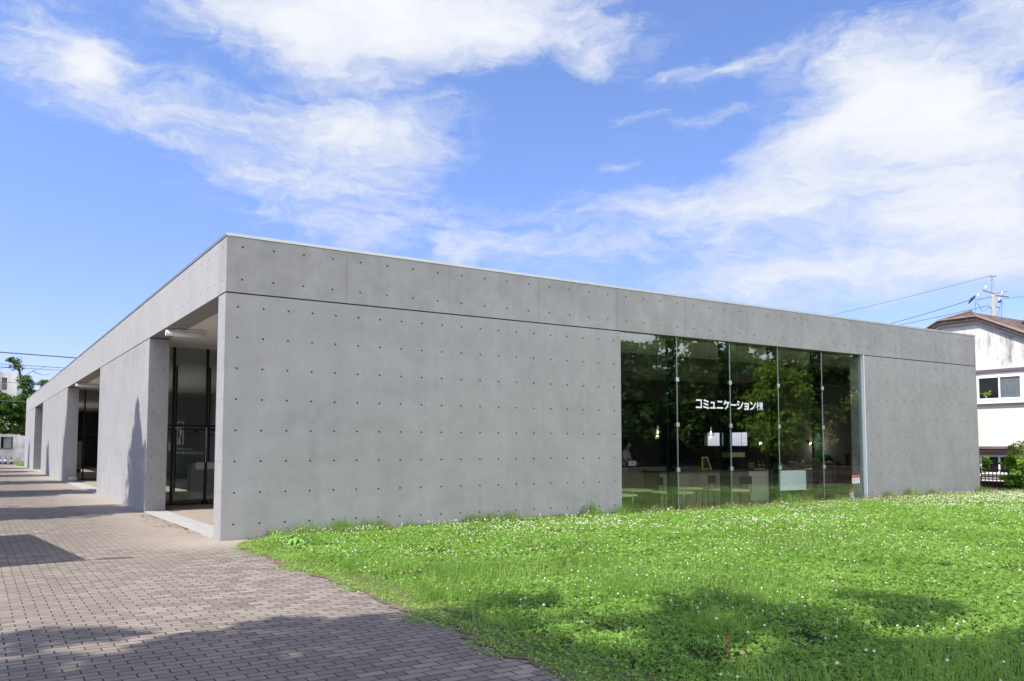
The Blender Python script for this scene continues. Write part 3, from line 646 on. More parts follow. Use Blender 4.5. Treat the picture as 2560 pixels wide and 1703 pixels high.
# ------------------------------------------------------------------ the person behind the bar
def skin_person():
    P = thing('person', 'person in a light blue shirt bending over the back bar at the left window edge', 'person', (14.9, 7.6, FZ), R_(205))
    skinm = simple('skin', (.50, .32, .24), .55, 0, .3, .05); shirt = simple('shirt_blue', (.36, .47, .60), .8, 0, .2, .06); hairm = simple('hair_black', (.012, .010, .009), .5); trous = simple('trousers', (.03, .035, .05), .8)
    def chain(name, verts, edges, radii, m, parent, sub=2):
        me = bpy.data.meshes.new(name); me.from_pydata(verts, edges, []); me.materials.append(m)
        o = bpy.data.objects.new(name, me); COL.objects.link(o); o.parent = parent
        s = o.modifiers.new('skin', 'SKIN'); 
        for i, r in enumerate(radii): me.skin_vertices[0].data[i].radius = r
        me.skin_vertices[0].data[0].use_root = True
        o.modifiers.new('sub', 'SUBSURF').levels = sub; o.modifiers['sub'].render_levels = sub
        return o
    me0 = bpy.data.meshes.new('tmp')
    v = [(0, 0, .95), (0, .02, 1.12), (0, .08, 1.32), (0, .13, 1.46), (0, .17, 1.54), (0, .21, 1.62), (0, .22, 1.70), (0, .21, 1.76),
         (-.17, .12, 1.42), (-.24, .18, 1.18), (-.16, .38, 1.08), (-.13, .46, 1.07), (.17, .12, 1.42), (.24, .18, 1.18), (.16, .38, 1.08), (.13, .46, 1.07),
         (-.09, 0, .88), (-.10, .01, .48), (-.10, 0, .08), (-.10, .14, .04), (.09, 0, .88), (.10, .01, .48), (.10, 0, .08), (.10, .14, .04)]
    ed = [(0,1),(1,2),(2,3),(3,4),(4,5),(5,6),(6,7),(3,8),(8,9),(9,10),(10,11),(3,12),(12,13),(13,14),(14,15),(0,16),(16,17),(17,18),(18,19),(0,20),(20,21),(21,22),(22,23)]
    rr = [(.15,.11),(.14,.10),(.16,.11),(.12,.09),(.055,.055),(.075,.09),(.085,.105),(.07,.085),(.065,.065),(.045,.045),(.036,.036),(.03,.03),(.065,.065),(.045,.045),(.036,.036),(.03,.03),(.085,.085),(.06,.06),(.045,.045),(.04,.035),(.085,.085),(.06,.06),(.045,.045),(.04,.035)]
    def with_skin(name, verts, edges, radii, m, parent):
        me = bpy.data.meshes.new(name); me.from_pydata(verts, edges, []); me.materials.append(m)
        o = bpy.data.objects.new(name, me); COL.objects.link(o); o.parent = parent
        bpy.context.view_layer.objects.active = o
        s = o.modifiers.new('skin', 'SKIN')
        for i, r in enumerate(radii): me.skin_vertices[0].data[i].radius = r
        me.skin_vertices[0].data[0].use_root = True
        u = o.modifiers.new('sub', 'SUBSURF'); u.levels = 2; u.render_levels = 2
        return o
    with_skin('body', v, ed, rr, skinm, P)
    sv = v[:4]+[v[8], (-.235, .175, 1.2), v[12], (.235, .175, 1.2)]
    with_skin('shirt', sv, [(0,1),(1,2),(2,3),(3,4),(4,5),(3,6),(6,7)], [(.175,.135),(.165,.125),(.18,.13),(.12,.10),(.085,.085),(.065,.065),(.085,.085),(.065,.065)], shirt, P)
    with_skin('trousers', [v[0], v[16], v[17], v[18], v[20], v[21], v[22]], [(0,1),(1,2),(2,3),(0,4),(4,5),(5,6)], [(.165,.125),(.105,.105),(.08,.08),(.07,.07),(.105,.105),(.08,.08),(.07,.07)], trous, P)
    h = MB().lathe((0, .19, 1.66), [(.085, 0.0), (.105, .05), (.10, .11), (.06, .155), (.01, .165)], 16); h.v = [(x, y-.015+(.03 if z > 1.74 else 0), z) for x, y, z in h.v]; h.obj('hair', hairm, P, True)
    f = MB()
    f.prism([(-.012, 1.63), (.012, 1.63), (.0, 1.69)], 'y', .30, .335); f.obj('nose', skinm, P)
    for s in (-1, 1):
        for k in range(4):
            y0 = .47+.005*k; x0 = s*.13+(k-1.5)*.016
            MB().tube([(x0, .46, 1.07), (x0, .52+.008*(k % 3), 1.06), (x0, .55+.008*(k % 3), 1.03)], [.009, .008, .006], 6).obj('finger', skinm, P)
        MB().tube([(s*.13-s*.03, .45, 1.07), (s*.13-s*.055, .49, 1.055), (s*.13-s*.05, .52, 1.05)], [.011, .009, .007], 6).obj('thumb', skinm, P)
    bpy.data.meshes.remove(me0)
skin_person()

# ------------------------------------------------------------------ trees and shrubs
def tree(name, label, cat, base, trunk, clumps, nleaf, size, lm, seed, group=None, trunk_r=.16, flat=.35, clump_r=.55, pc=None):
    """trunk: list of points; clumps: (centre, (rx,ry,rz), weight); leaves sit on twig clusters spread through each clump"""
    rng = np.random.default_rng(seed); rs = random.Random(seed)
    t = thing(name, label, cat, base, 0, group)
    tb = MB(); n = len(trunk); tb.tube(trunk, [trunk_r*(1-.55*i/max(1, n-1)) for i in range(n)], 9)
    tot = sum(c[2] for c in clumps); Ps = []; Ns = []
    for (c, r, wt) in clumps:
        c = np.array(c, float); r = np.array(r, float); k = int(nleaf*wt/tot)
        nc = max(4, int(k/(pc or (70 if nleaf > 4000 else 40))))
        d = rng.normal(size=(nc, 3)); d /= np.linalg.norm(d, axis=1, keepdims=True)
        cc = c + d*r*(rng.random((nc, 1))**.45)*(1+.18*rng.normal(size=(nc, 1)))
        s0 = Vector(min(trunk, key=lambda p: (Vector(p)-Vector(c)).length + max(0, p[2]-c[2])*1.5))
        mid = s0.lerp(Vector(c), .55)+Vector((0, 0, .1*r[2])); rad = max(.012, trunk_r*.35)
        tb.tube([s0, mid, Vector(c)], [rad, rad*.7, rad*.35], 6)
        for q in cc[:min(nc, 14)]:
            q = Vector(q); m2 = Vector(c).lerp(q, .5)+Vector((rs.uniform(-.1, .1), rs.uniform(-.1, .1), .08))
            tb.tube([Vector(c).lerp(mid, .3), m2, q], [rad*.4, rad*.28, rad*.12], 5)
        which = rng.integers(0, nc, k); cr = clump_r*np.clip(rng.normal(1, .3, nc), .45, 1.8)[which][:, None]
        g = rng.normal(size=(k, 3)); g /= np.linalg.norm(g, axis=1, keepdims=True)
        P = cc[which]+g*cr*(rng.random((k, 1))**.5)*np.array([1, 1, .62])
        N = g*.5+rng.normal(size=(k, 3))*.55+np.array([0, 0, .7]); Ps.append(P); Ns.append(N)
    P = np.concatenate(Ps); N = np.concatenate(Ns); s = size*np.clip(rng.normal(1, .25, len(P)), .5, 1.7)
    V, F = leaf_quads(P, N, s, rng)
    tone = noise_tone(P, 1.3/max(.3, clump_r))
    npmesh('crown', V, F, lm, None, np.clip(.45+.45*tone+.25*rng.normal(size=len(P)), 0, 1), t)
    tb.obj('trunk', M['bark'], t, True)
    return t
def noise_tone(P, f):
    P = np.asarray(P)
    return (np.sin(P[:, 0]*2.1*f+1.3*np.sin(P[:, 1]*1.7*f))+np.sin(P[:, 1]*2.3*f+1.1*np.sin(P[:, 2]*1.9*f))+np.sin(P[:, 2]*2.7*f+1.7*np.sin(P[:, 0]*1.3*f)))/3
# shade tree beside the camera (its shadow lies on path and lawn)
tree('shade_tree', 'tall broadleaf tree beside the path that shades the lawn corner', 'tree', (-8.7, -9.3, 0), [(0, 0, 0), (.1, 0, 2.5), (.2, .1, 5), (.4, 0, 9.5), (.4, 0, 12)],
     [((.2, -.4, 11), (3.0, 3.3, 2.2), 3.2), ((-.6, -2.8, 10), (3.0, 2.8, 2.0), 2.2), ((1.2, 1.9, 9.4), (2.0, 1.6, 1.2), 1.0), ((2.2, -1.4, 12.4), (2.6, 2.1, 1.6), 1.3), ((3.3, .9, 11.6), (1.6, 1.0, .9), .45), ((-1.4, 1.8, 11.0), (2.2, 1.8, 1.2), .9), ((2.4, -3.4, 13.3), (2.6, 2.4, 1.6), 1.3), ((-2.4, -.6, 9.0), (2.6, 2.8, 1.6), 1.5), ((.4, -4.6, 11.5), (2.8, 2.4, 1.6), 1.3), ((-2.6, 2.2, 9.6), (1.6, 1.2, 1.0), .6)], 31000, .13, M['leaf'], 3, trunk_r=.25, clump_r=.38, pc=58)
def conifer(base, H, r, label, seed):
    rng = np.random.default_rng(seed); t = thing('columnar_tree', label, 'tree', base, 0, 'trees in a row left of the brick path')
    n = 7000; z = .5+(H-.5)*rng.random(n)**.95; u = (z-.5)/(H-.5)
    prof = r*np.clip(np.minimum(.55+u*2.0, 1.0), 0, 1)*np.clip((1-u)*2.6, 0, 1)**.5; th = rng.random(n)*2*np.pi
    lob = 1+.20*np.sin(z*4.7+2*th+seed)+.22*np.sin(th*3+z*1.7+seed)+.15*np.sin(th*5-z*2.3)
    rad = prof*lob*np.sqrt(.25+.75*rng.random(n)); P = np.stack([rad*np.cos(th), rad*np.sin(th), z], 1)
    N = np.stack([np.cos(th), np.sin(th), .5+0*th], 1)+rng.normal(size=(n, 3))*.5
    V, F = leaf_quads(P, N, .17*np.clip(rng.normal(1, .25, n), .5, 1.6), rng)
    npmesh('crown', V, F, M['leafdark'], None, np.clip(.5+.4*noise_tone(P, 1.5)+.2*rng.normal(size=n), 0, 1), t)
    MB().tube([(0, 0, 0), (0, 0, H*.55), (0, 0, H*.92)], [.14, .09, .02], 8).obj('trunk', M['bark'], t, True)
for k, (y, H, r, l) in enumerate(((8.3, 11.3, 1.75, 'columnar tree of the row, opposite the nearest entrance'), (17.3, 10.0, 1.9, 'columnar tree of the row, opposite the second wall panel end'), (26.3, 11.6, 1.7, 'columnar tree of the row, opposite the farther entrance jamb'),
                            (35.6, 10.4, 1.8, 'columnar tree of the row, opposite the third long panel'), (52.3, 10.8, 1.6, 'columnar tree of the row, opposite the far end panel'), (43.5, 8.6, 1.7, 'shortest columnar tree of the row beside the path'))):
    conifer((-6.6, y+.1, 0), H, r, l, 20+k)
# shed whose block shadow falls on the path
t = thing('shed', 'small flat roofed shed with a pipe left of the path', 'shed', (-5.45, .75, 0), R_(6))
MB().box(-.9, .9, -1.95, 1.95, 0, 3.0).obj('wall', simple('shed_wall', (.5, .5, .48), .7), t); MB().box(-1.05, 1.02, -2.1, 2.1, 3.003, 3.15).obj('roof', M['steel'], t)
MB().tube([(.93, -2.03, 3.1), (.93, -2.03, 3.75)], .025, 8).obj('pipe', M['steel'], t); MB().lathe((.93, -2.03, 3.5), [(.06, 0), (.06, .5), (.02, .55)], 10).obj('pipe_cap', M['steel'], t)
MB().box(-.35, .45, -1.97, -1.952, .02, 2.0).obj('door', simple('shed_door', (.25, .3, .32), .5), t)
tree('shade_tree', 'unseen broadleaf tree added behind the viewpoint to keep sky light off the path', 'tree', (-8.2, -15.2, 0), [(0, 0, 0), (.1, 0, 2.5), (.6, .1, 5), (1.8, 0, 8), (2.6, 0, 10.5)],
     [((2.4, .2, 10.5), (3.2, 3.2, 2.0), 3), ((4.2, -1.5, 10.2), (2.4, 2.4, 1.5), 1.5), ((.5, -2.2, 9.4), (2.6, 2.4, 1.7), 1.4)], 14000, .21, M['leaf'], 9, 'shade trees left of the path', .24, clump_r=.85)  # added out of view; its crown blocks sky light over the shaded paving
bpy.data.objects['shade_tree']['group'] = 'shade trees left of the path'
# trees across the lawn, mirrored in the window
LB = 'trees across the lawn that the window mirrors'
rs = random.Random(11)
spec = [(22.5, -27.0, 7.0, 2.9), (27.5, -25.0, 7.4, 3.2), (32.0, -26.5, 8.6, 3.3), (36.5, -24.5, 9.6, 3.6), (41.5, -26.0, 10.2, 3.8), (46.5, -24.0, 10.4, 3.8), (52.0, -25.5, 10.8, 4.0), (58.0, -24.5, 11.0, 4.0), (64.5, -26.5, 11.4, 4.2), (34.0, -16.5, 6.2, 2.0), (45.0, -17.0, 7.6, 2.3)]
labs = ['low round tree at the left end of the tree line across the lawn', 'second tree from the left of the tree line across the lawn', 'loose crowned tree left of the middle of the tree line', 'dense tree near the middle of the tree line across the lawn', 'broad tree in the middle of the tree line across the lawn', 'tree right of the broad one in the tree line', 'tall tree in the right half of the tree line', 'tall wide tree near the right end of the tree line', 'tallest tree at the right end of the tree line',
        'small pale green tree standing in front of the tree line, left', 'pale green tree standing in front of the tree line, right']
for k, (x, y, H, r) in enumerate(spec):
    cl_ = [((0, 0, H*.62), (r*.9, r*.9, H*.26), 3), ((r*.45, rs.uniform(-.5, .5)*r, H*.40), (r*.65, r*.6, H*.18), 1.6), ((-r*.5, rs.uniform(0, .5)*r, H*.36), (r*.65, r*.6, H*.18), 1.6), ((rs.uniform(-.3, .3)*r, 0, H*.84), (r*.5, r*.5, H*.14), 1), ((rs.uniform(-.4, .4)*r, r*.6, H*.3), (r*.6, r*.4, H*.14), .9)]
    tree('lawn_tree', labs[k], 'tree', (x, y, 0), [(0, 0, 0), (.1, .05, H*.25), (0, 0, H*.5), (.1, 0, H*.8)], cl_, 6500, .21 if k < 9 else .15, M['leaf'] if k in (0, 2, 5) else (M['leafyel'] if k > 8 else M['leafdark']), 100+k, LB, .22, clump_r=.8)
tl2 = ['tree of the rear row behind the second tree from the left', 'tree of the rear row behind the loose crowned tree', 'tree of the rear row behind the dense middle tree', 'tree of the rear row behind the broad middle tree', 'tree of the rear row behind the right half of the tree line', 'last tree of the rear row at the right end']
for k, (x, y, H, r) in enumerate(((30, -33, 7.2, 3.2), (35.5, -32, 9.8, 3.8), (41, -33, 10.8, 4.0), (47.5, -32, 11.4, 4.2), (55, -33, 12, 4.6), (63, -33, 12.6, 4.8))):
    tree('lawn_tree', tl2[k], 'tree', (x, y, 0), [(0, 0, 0), (.1, .05, H*.25), (0, 0, H*.5), (.1, 0, H*.8)],
         [((0, 0, H*.62), (r*.95, r*.9, H*.28), 3), ((r*.5, .3, H*.36), (r*.7, r*.6, H*.22), 2), ((-r*.5, .3, H*.34), (r*.7, r*.6, H*.22), 2), ((0, .5, H*.2), (r*.9, r*.5, H*.16), 1.6)], 7000, .26, M['leafdark'], 140+k, LB, .22, clump_r=1.0)
sl_ = ['round shrub under the left part of the tree line', 'round shrub under the loose crowned tree', 'wide shrub under the dense middle tree', 'wide shrub under the broad middle tree', 'shrub right of the broad middle tree', 'shrub under the tall tree of the right half', 'shrub near the right end of the tree line', 'last shrub at the right end of the tree line']
for k, (x, y, r, h) in enumerate(((34.5, -27.5, 1.9, 2.2), (38.2, -27, 2.2, 2.6), (42, -28, 2.4, 2.9), (46.2, -27.5, 2.5, 2.8), (50.5, -28, 2.6, 3.1), (55, -27.5, 2.7, 3.0), (60, -28, 2.9, 3.2), (66, -28, 3.2, 3.4))):
    tree('lawn_shrub', sl_[k], 'shrub', (x, y, 0), [(0, 0, 0), (0, 0, h*.3), (0, 0, h*.6)], [((0, 0, h*.55), (r, r*.6, h*.42), 2), ((r*.6, 0, h*.35), (r*.6, r*.5, h*.3), 1), ((-r*.6, 0, h*.35), (r*.6, r*.5, h*.3), 1)], 3200, .18, M['leafdark'], 170+k, 'shrubs under the mirrored tree line', .06, clump_r=.6)
# tree behind the far end of the building
tree('broadleaf_tree', 'leafy tree with bare top twigs at the far end of the path', 'tree', (-.6, 66.5, 0), [(1.9, .4, 0), (1.7, .3, 2.2), (1.1, 0, 4.5), (.75, 0, 6.4), (.4, 0, 7.9), (-.2, 0, 8.6)],
     [((-1.0, 0, 4.5), (2.3, 1.7, 1.5), 5), ((.5, -.4, 4.3), (1.3, 1.3, 1.6), 3), ((1.6, .2, 5.9), (.9, .9, .7), .8), ((2.3, .2, 6.9), (.55, .5, .4), .3), ((.9, 0, 6.9), (.7, .6, .6), .55), ((.2, 0, 8.2), (.55, .4, .35), .16), ((-.25, 0, 8.65), (.5, .4, .22), .12), ((-2.6, 0, 5.2), (1.6, 1.5, 1.4), 1.6), ((.1, -.9, 2.9), (1.1, .7, .55), 1.3), ((1.2, -.3, 5.2), (1.0, 1.0, .9), 1.2)], 19000, .105, M['leaf'], 8, trunk_r=.15, clump_r=.38)
bt = MB()
for pts in (((.55, 0, 7.6), (.3, 0, 8.3), (-.15, .1, 9.15)), ((.6, 0, 7.2), (1.5, 0, 7.9), (2.6, .1, 8.3)), ((1.4, 0, 7.8), (2.1, .1, 7.5), (2.9, .1, 7.7)), ((.3, 0, 8.1), (-.9, 0, 7.95), (-1.5, .1, 7.6))):
    bt.tube(pts, [.03, .02, .006], 5)
bt.obj('bare_twigs', M['bark'], bpy.data.objects['broadleaf_tree'])
tree('bush', 'bright green rounded bush in front of the fence by the white house', 'bush', (25.0, -.32, 0), [(0, 0, 0), (0, 0, .5), (.02, 0, 1.1), (0, .05, 1.5)],
     [((0, 0, .8), (.55, .62, .6), 3), ((0, .35, 1.05), (.35, .4, .4), 1), ((0, -.3, 1.4), (.35, .4, .35), 1.2), ((.1, .15, 1.5), (.25, .25, .25), .6), ((0, .3, .35), (.4, .4, .3), .9)], 5200, .045, M['leafyel'], 31, trunk_r=.05, clump_r=.17)
tree('fence_plant', 'leafy climbing plant growing through the brown fence beside the building', 'plant', (25.55, 1.45, 0), [(0, 0, -.2), (0, 0, .4), (.02, -.1, .8)],
     [((0, 0, .75), (.2, .38, .2), 1), ((0, -.35, .98), (.15, .45, .1), .8), ((.05, .1, .4), (.2, .3, .25), .8)], 520, .05, M['leafyel'], 33, trunk_r=.025, clump_r=.13)

# ------------------------------------------------------------------ fence and white house on the right
fm = simple('brown_fence', (.12, .08, .068), .5, .2, .4, .15, 5)
f = thing('lattice_fence', 'low dark brown lattice fence between the lawn and the white house', 'fence', (25.45, 0, 0))
rl = MB()
for z in (.70, .47, .40, .12): rl.box(-.02, .02, -9, 2.2, z-.022, z+.022)
rl.obj('rail', fm, f)
sl = MB(); y = -8.95
while y < 2.2: sl.box(-.012, .012, y-.01, y+.01, .05, .72); y += .125
sl.obj('slats', fm, f)
bd = MB(); bd.box(.024, .04, -9, 2.2, .14, .33); bd.obj('kick_board', simple('brown_board', (.06, .045, .038), .6), f)
y = -8.6
while y < 2.3: MB().box(-.035, .035, y-.035, y+.035, -.05, .78).obj('post', fm, f); y += 1.8
o = MB().prism([(.0, 0), (.22, 0), (.16, .16), (.03, .13)], 'x', -.1, .1).obj('red_bucket', simple('red_plastic', (.55, .05, .03), .4), None); o.location = (25.0, 1.02, .01); tag(o, 'small red plastic bucket by the foot of the fence', 'bucket')

def stucco():
    m, T = mat('stained_white_stucco'); c = obco(T); z = T.n('ShaderNodeSeparateXYZ', {0: c}).outputs[2]
    n1 = T.noise(T.n('ShaderNodeMapping', {'Vector': c, 'Scale': (2.6, 2.6, .7)}).outputs[0], 1.0, 8, .68, .4); n2 = T.noise(T.n('ShaderNodeMapping', {'Vector': c, 'Scale': (6, 6, 1.2)}).outputs[0], 1.0, 6, .7)
    reg = T.m('MULTIPLY', T.ss(z, 4.4, 4.8), T.m('SUBTRACT', 1.0, T.ss(z, 5.6, 6.4)))
    k = T.m('MULTIPLY', T.ss(T.m('ADD', T.m('MULTIPLY', n1, .6), T.m('MULTIPLY', n2, .4)), .44, .66), T.m('MULTIPLY_ADD', reg, .85, .12))
    col = T.mix(k, (.66, .63, .575), (.20, .185, .17))
    out(T, pbsdf(T, col, .85, 0, .15, T.n('ShaderNodeBump', {'Strength': .2, 'Distance': .01, 'Height': T.noise(c, 40, 3)}).outputs[0])); return m
def tiles():
    m, T = mat('brown_slate_roof'); c = obco(T)
    br = T.n('ShaderNodeTexBrick', {'Vector': T.n('ShaderNodeMapping', {'Vector': c, 'Rotation': (0, 0, 0)}).outputs[0], 'Color1': (.085, .055, .045, 1), 'Color2': (.15, .10, .08, 1), 'Mortar': (.03, .02, .02, 1), 'Scale': 1, 'Mortar Size': .012, 'Brick Width': .45, 'Row Height': .2})
    n = T.noise(c, 2.5, 6, .65); out(T, pbsdf(T, T.mix(T.ss(n, .45, .7), br.outputs[0], (.20, .15, .12)), .8)); return m
M['stucco'] = stucco(); M['tile'] = tiles()
pink = simple('weathered_flashing', (.20, .14, .125), .5, .2, .4, .12, 4); gut = simple('dark_gutter', (.05, .045, .05), .4); wfr = simple('white_window_frame', (.82, .82, .83), .4, 0, .4, .02)
dkg = glass_mat('house_glass', (.75, .78, .8), .10); purp = simple('purple_brown_trim', (.16, .11, .13), .5)
H = thing('white_house', 'two storey white stucco house with stained gable and brown hipped roof', 'house', (30, 0, 0))
yc = 4.29
MB().prism([(0, -1.3), (8.6, -1.3), (8.6, 4.83), (5.02, 6.53), (3.56, 6.53), (0, 4.83)], 'x', 0, 8).obj('wall', M['stucco'], H)
A = (-.19, 5.06, 6.62); Bc = (-.19, 3.52, 6.62); R0 = (.95, yc, 7.02); R1 = (8.3, yc, 7.02); ElL = (-.19, 9.0, 4.68); ErR = (-.19, -.42, 4.68); El1 = (8.3, 9.0, 4.68); Er1 = (8.3, -.42, 4.68)
r = MB(); 
for fc in ((A, R0, Bc), (Bc, R0, R1, Er1, ErR), (A, ElL, El1, R1, R0)):
    r.face(fc); r.face([(p[0], p[1], p[2]-.10) for p in reversed(fc)])
ring = [ElL, A, Bc, ErR, Er1, R1, El1]
for a, b in zip(ring, ring[1:]+ring[:1]): r.face([a, b, (b[0], b[1], b[2]-.10), (a[0], a[1], a[2]-.10)])
r.obj('roof', M['tile'], H)
def sh(p, dx, dz): return (p[0]+dx, p[1], p[2]+dz)
MB().tube([sh(ElL, -.01, .02), sh(A, -.01, .02), sh(Bc, -.01, .02), sh(ErR, -.01, .02)], .055, 4).obj('roof_flashing', pink, H)
MB().tube([sh(A, 0, .03), sh(R0, 0, .03), sh(Bc, 0, .03)], .06, 4).obj('hip_flashing', pink, H)
MB().tube([sh(ElL, .03, -.14), sh(A, .03, -.14), sh(Bc, .03, -.14), sh(ErR, .03, -.14)], .05, 6).obj('gutter', gut, H)
MB().tube([sh(ElL, .10, -.20), sh(A, .10, -.19), sh(Bc, .10, -.19), sh(ErR, .10, -.20)], .075, 4).obj('soffit_board', simple('soffit_grey', (.45, .44, .44), .7), H)
MB().box(-.08, -.002, -.2, 8.6, 4.40, 4.50).obj('trim', purp, H); MB().box(-.14, -.002, 0.2, 8.6, 3.16, 3.27).obj('sill_band', wfr, H)
MB().box(-.45, -.002, 1.0, 8.6, 1.40, 1.50).obj('lower_eave', pink, H); MB().box(-.42, -.004, 1.0, 8.6, 1.33, 1.396).obj('eave_gutter', gut, H)
def win(y0, y1, z0, z1, cur):
    fr = MB(); t_ = .07
    fr.box(-.07, -.003, y0, y1, z0, z0+t_); fr.box(-.07, -.003, y0, y1, z1-t_, z1); fr.box(-.07, -.003, y0, y0+t_, z0+t_, z1-t_); fr.box(-.07, -.003, y1-t_, y1, z0+t_, z1-t_)
    ym = (y0+y1)/2; fr.box(-.06, -.003, ym-.03, ym+.03, z0+t_, z1-t_)
    W_ = fr.obj('window', wfr, H)
    for a, b in ((y0+t_, ym-.03), (ym+.03, y1-t_)): MB().box(-.035, -.03, a, b, z0+t_, z1-t_).obj('pane', dkg, W_)
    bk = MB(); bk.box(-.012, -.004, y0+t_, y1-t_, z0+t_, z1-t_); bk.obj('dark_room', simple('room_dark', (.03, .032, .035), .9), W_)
    if cur: MB().box(-.026, -.014, y0+t_, ym-.03, z0+t_, z1-t_).obj('curtain', simple('curtain_grey', (.55, .55, .55), .9), W_)
win(1.98, 3.66, 3.30, 4.24, True); win(2.2, 3.66, .42, 1.16, False)
wx = MB(); wx.box(2.2, 7, -7, 2.55, -1.3, 6.42); wx.obj('rear_wing_wall', M['stucco'], H)
r = MB(); 
for q in ([(1.7, 2.7, 6.52), (4.2, 2.7, 7.05), (4.2, -7.2, 7.05), (1.7, -7.2, 6.52)], [(4.2, 2.7, 7.05), (7.3, 2.7, 6.4), (7.3, -7.2, 6.4), (4.2, -7.2, 7.05)]):
    r.face(q); r.face([(p[0], p[1], p[2]-.10) for p in reversed(q)])
    for a, b in zip(q, q[1:]+q[:1]): r.face([a, b, (b[0], b[1], b[2]-.10), (a[0], a[1], a[2]-.10)])
r.obj('rear_wing_roof', M['tile'], H)
MB().tube([(1.67, 2.7, 6.42), (1.67, -7.2, 6.42)], .06, 6).obj('rear_gutter', gut, H); MB().tube([(4.2, 2.72, 7.1), (4.2, -7.2, 7.1)], .06, 4).obj('ridge_flashing', simple('rust_red_ridge', (.17, .075, .055), .6), H)
t = thing('potted_plant', 'small potted plant behind the upper window of the white house', 'plant', (29.955, 3.32, 3.385))
MB().lathe((0, 0, 0), [(.03, 0), (.04, .07)], 10).obj('pot', simple('pink_pot', (.6, .25, .35), .6), t)
rng = np.random.default_rng(5); P = rng.normal(size=(50, 3))*[.008, .10, .05]+[0, 0, .17]; V, F = leaf_quads(P, rng.normal(size=(50, 3))+[-1, 0, .5], np.full(50, .05), rng); npmesh('leaves', V, F, M['leafyel'], None, rng.random(50), t)

# ------------------------------------------------------------------ utility pole and cables
cablem = simple('cable_grey', (.12, .13, .16), .5); polem = simple('pole_concrete', (.30, .28, .265), .8, 0, .2, .1, 6); stl = simple('galvanised', (.4, .41, .42), .45, .5, .5)
Pl = thing('utility_pole', 'grey concrete utility pole with crossarms rising behind the white house roof', 'utility pole', (42.95, 9.38, 0))
MB().tube([(0, 0, -1.3), (0, 0, 6), (0, 0, 9.75)], [.17, .13, .115], 14).obj('pole', polem, Pl, True)
MB().tube([(-.05, .03, 9.7), (-.04, .02, 10.78)], .028, 8).obj('pole_extension', simple('pale_pipe', (.33, .32, .33), .5, .3), Pl); MB().tube([(.12, -.08, 9.6), (.0, 0, 10.75)], .018, 6).obj('brace_rod', stl, Pl)
ax = Vector((.837, -.547, 0))
def arm(a, b, z0, z1, rr=.045, nm='crossarm'): return MB().tube([ax*a+Vector((0, 0, z0)), ax*b+Vector((0, 0, z1))], rr, 4).obj(nm, stl, Pl)
arm(-.55, .1, 9.98, 9.80); arm(.0, .85, 9.72, 9.62, .05); arm(-.95, .0, 9.45, 9.66, .035); arm(.05, .75, 9.80, 9.92, .03); arm(-.22, .22, 10.76, 10.76, .03, 'top_bracket'); arm(-.28, .3, 9.05, 9.05, .04, 'clamp_band')
ins = simple('porcelain', (.55, .53, .52), .25, 0, .6)
for a, z in ((-.38, 10.05), (.48, 9.72), (.35, 9.40), (-.8, 9.62)):
    p = ax*a+Vector((0, 0, z)); MB().lathe(p, [(.02, 0), (.07, .03), (.05, .07), (.08, .10), (.05, .15), (.02, .18)], 12).obj('insulator', ins, Pl)
for a, z, b, z2 in ((-1.35, 9.25, -.95, 9.68), (.28, 9.3, .45, 9.45)):
    MB().tube([ax*a+Vector((0, 0, z)), ax*((a+b)/2)+Vector((0, 0, (z+z2)/2+.03)), ax*b+Vector((0, 0, z2))], [.03, .08, .03], 8).obj('switch_cover', black, Pl)
for pts in ([(-.95, 9.4), (-1.0, 9.0), (-1.02, 8.3)], [(-.9, 9.35), (-.6, 8.8), (-.3, 9.0)], [(.45, 9.4), (.3, 8.9), (.2, 8.5)], [(.5, 9.4), (.42, 8.8), (.38, 8.0)]):
    MB().tube([ax*a+Vector((0, 0, z)) for a, z in pts], .014, 5).obj('jumper_wire', cablem, Pl)
def cable(name, a, b, sag, r, label, cat='cable', n=14, group=None):
    a, b = Vector(a), Vector(b)
    o = MB().tube([a.lerp(b, i/n)-Vector((0, 0, sag*4*(i/n)*(1-i/n))) for i in range(n+1)], r, 5).obj(name, cablem); tag(o, label, cat, group); return o
g_ = 'cables from the utility pole'
cable('overhead_cable', (42.7, 9.3, 10.74), (52.0, 42.0, 10.9), .25, .012, 'thin topmost cable running left from the tip of the utility pole', group=g_)
cable('overhead_cable', (41.85, 9.75, 9.48), (50.5, 25.5, 9.6), .15, .019, 'thicker cable from the black switch cover on the utility pole', group=g_)
cable('overhead_cable', (42.6, 9.4, 9.12), (48.5, 26.0, 9.25),   .12, .017, 'lowest cable running left from the utility pole clamp', group=g_)
cable('overhead_cable', (43.4, 9.1, 9.52), (60, -25, 11.0), .2, .012, 'thin cable running right from the utility pole', group=g_)
g_ = 'cables crossing behind the far end of the path'
cable('overhead_cable', (-16, 60, 9.1), (22, 60, 8.15), .12, .05, 'thick cable high above the far end of the path', group=g_)
cable('overhead_cable', (-16, 61, 8.2), (22, 61, 7.5), .12, .025, 'thin upper cable of the pair crossing the tree top', group=g_)
cable('overhead_cable', (-16, 61, 7.9), (22, 61, 7.35), .1, .02, 'thin lower cable of the pair crossing the tree top', group=g_)
cable('overhead_cable', (-16, 61, 6.75), (22, 61, 6.2), .1, .02, 'thin cable crossing the middle of the leafy tree', group=g_)
cable('overhead_cable', (-16, 61, 5.2), (22, 61, 4.9), .1, .02, 'lowest cable, crossing in front of the leafy tree', group=g_)

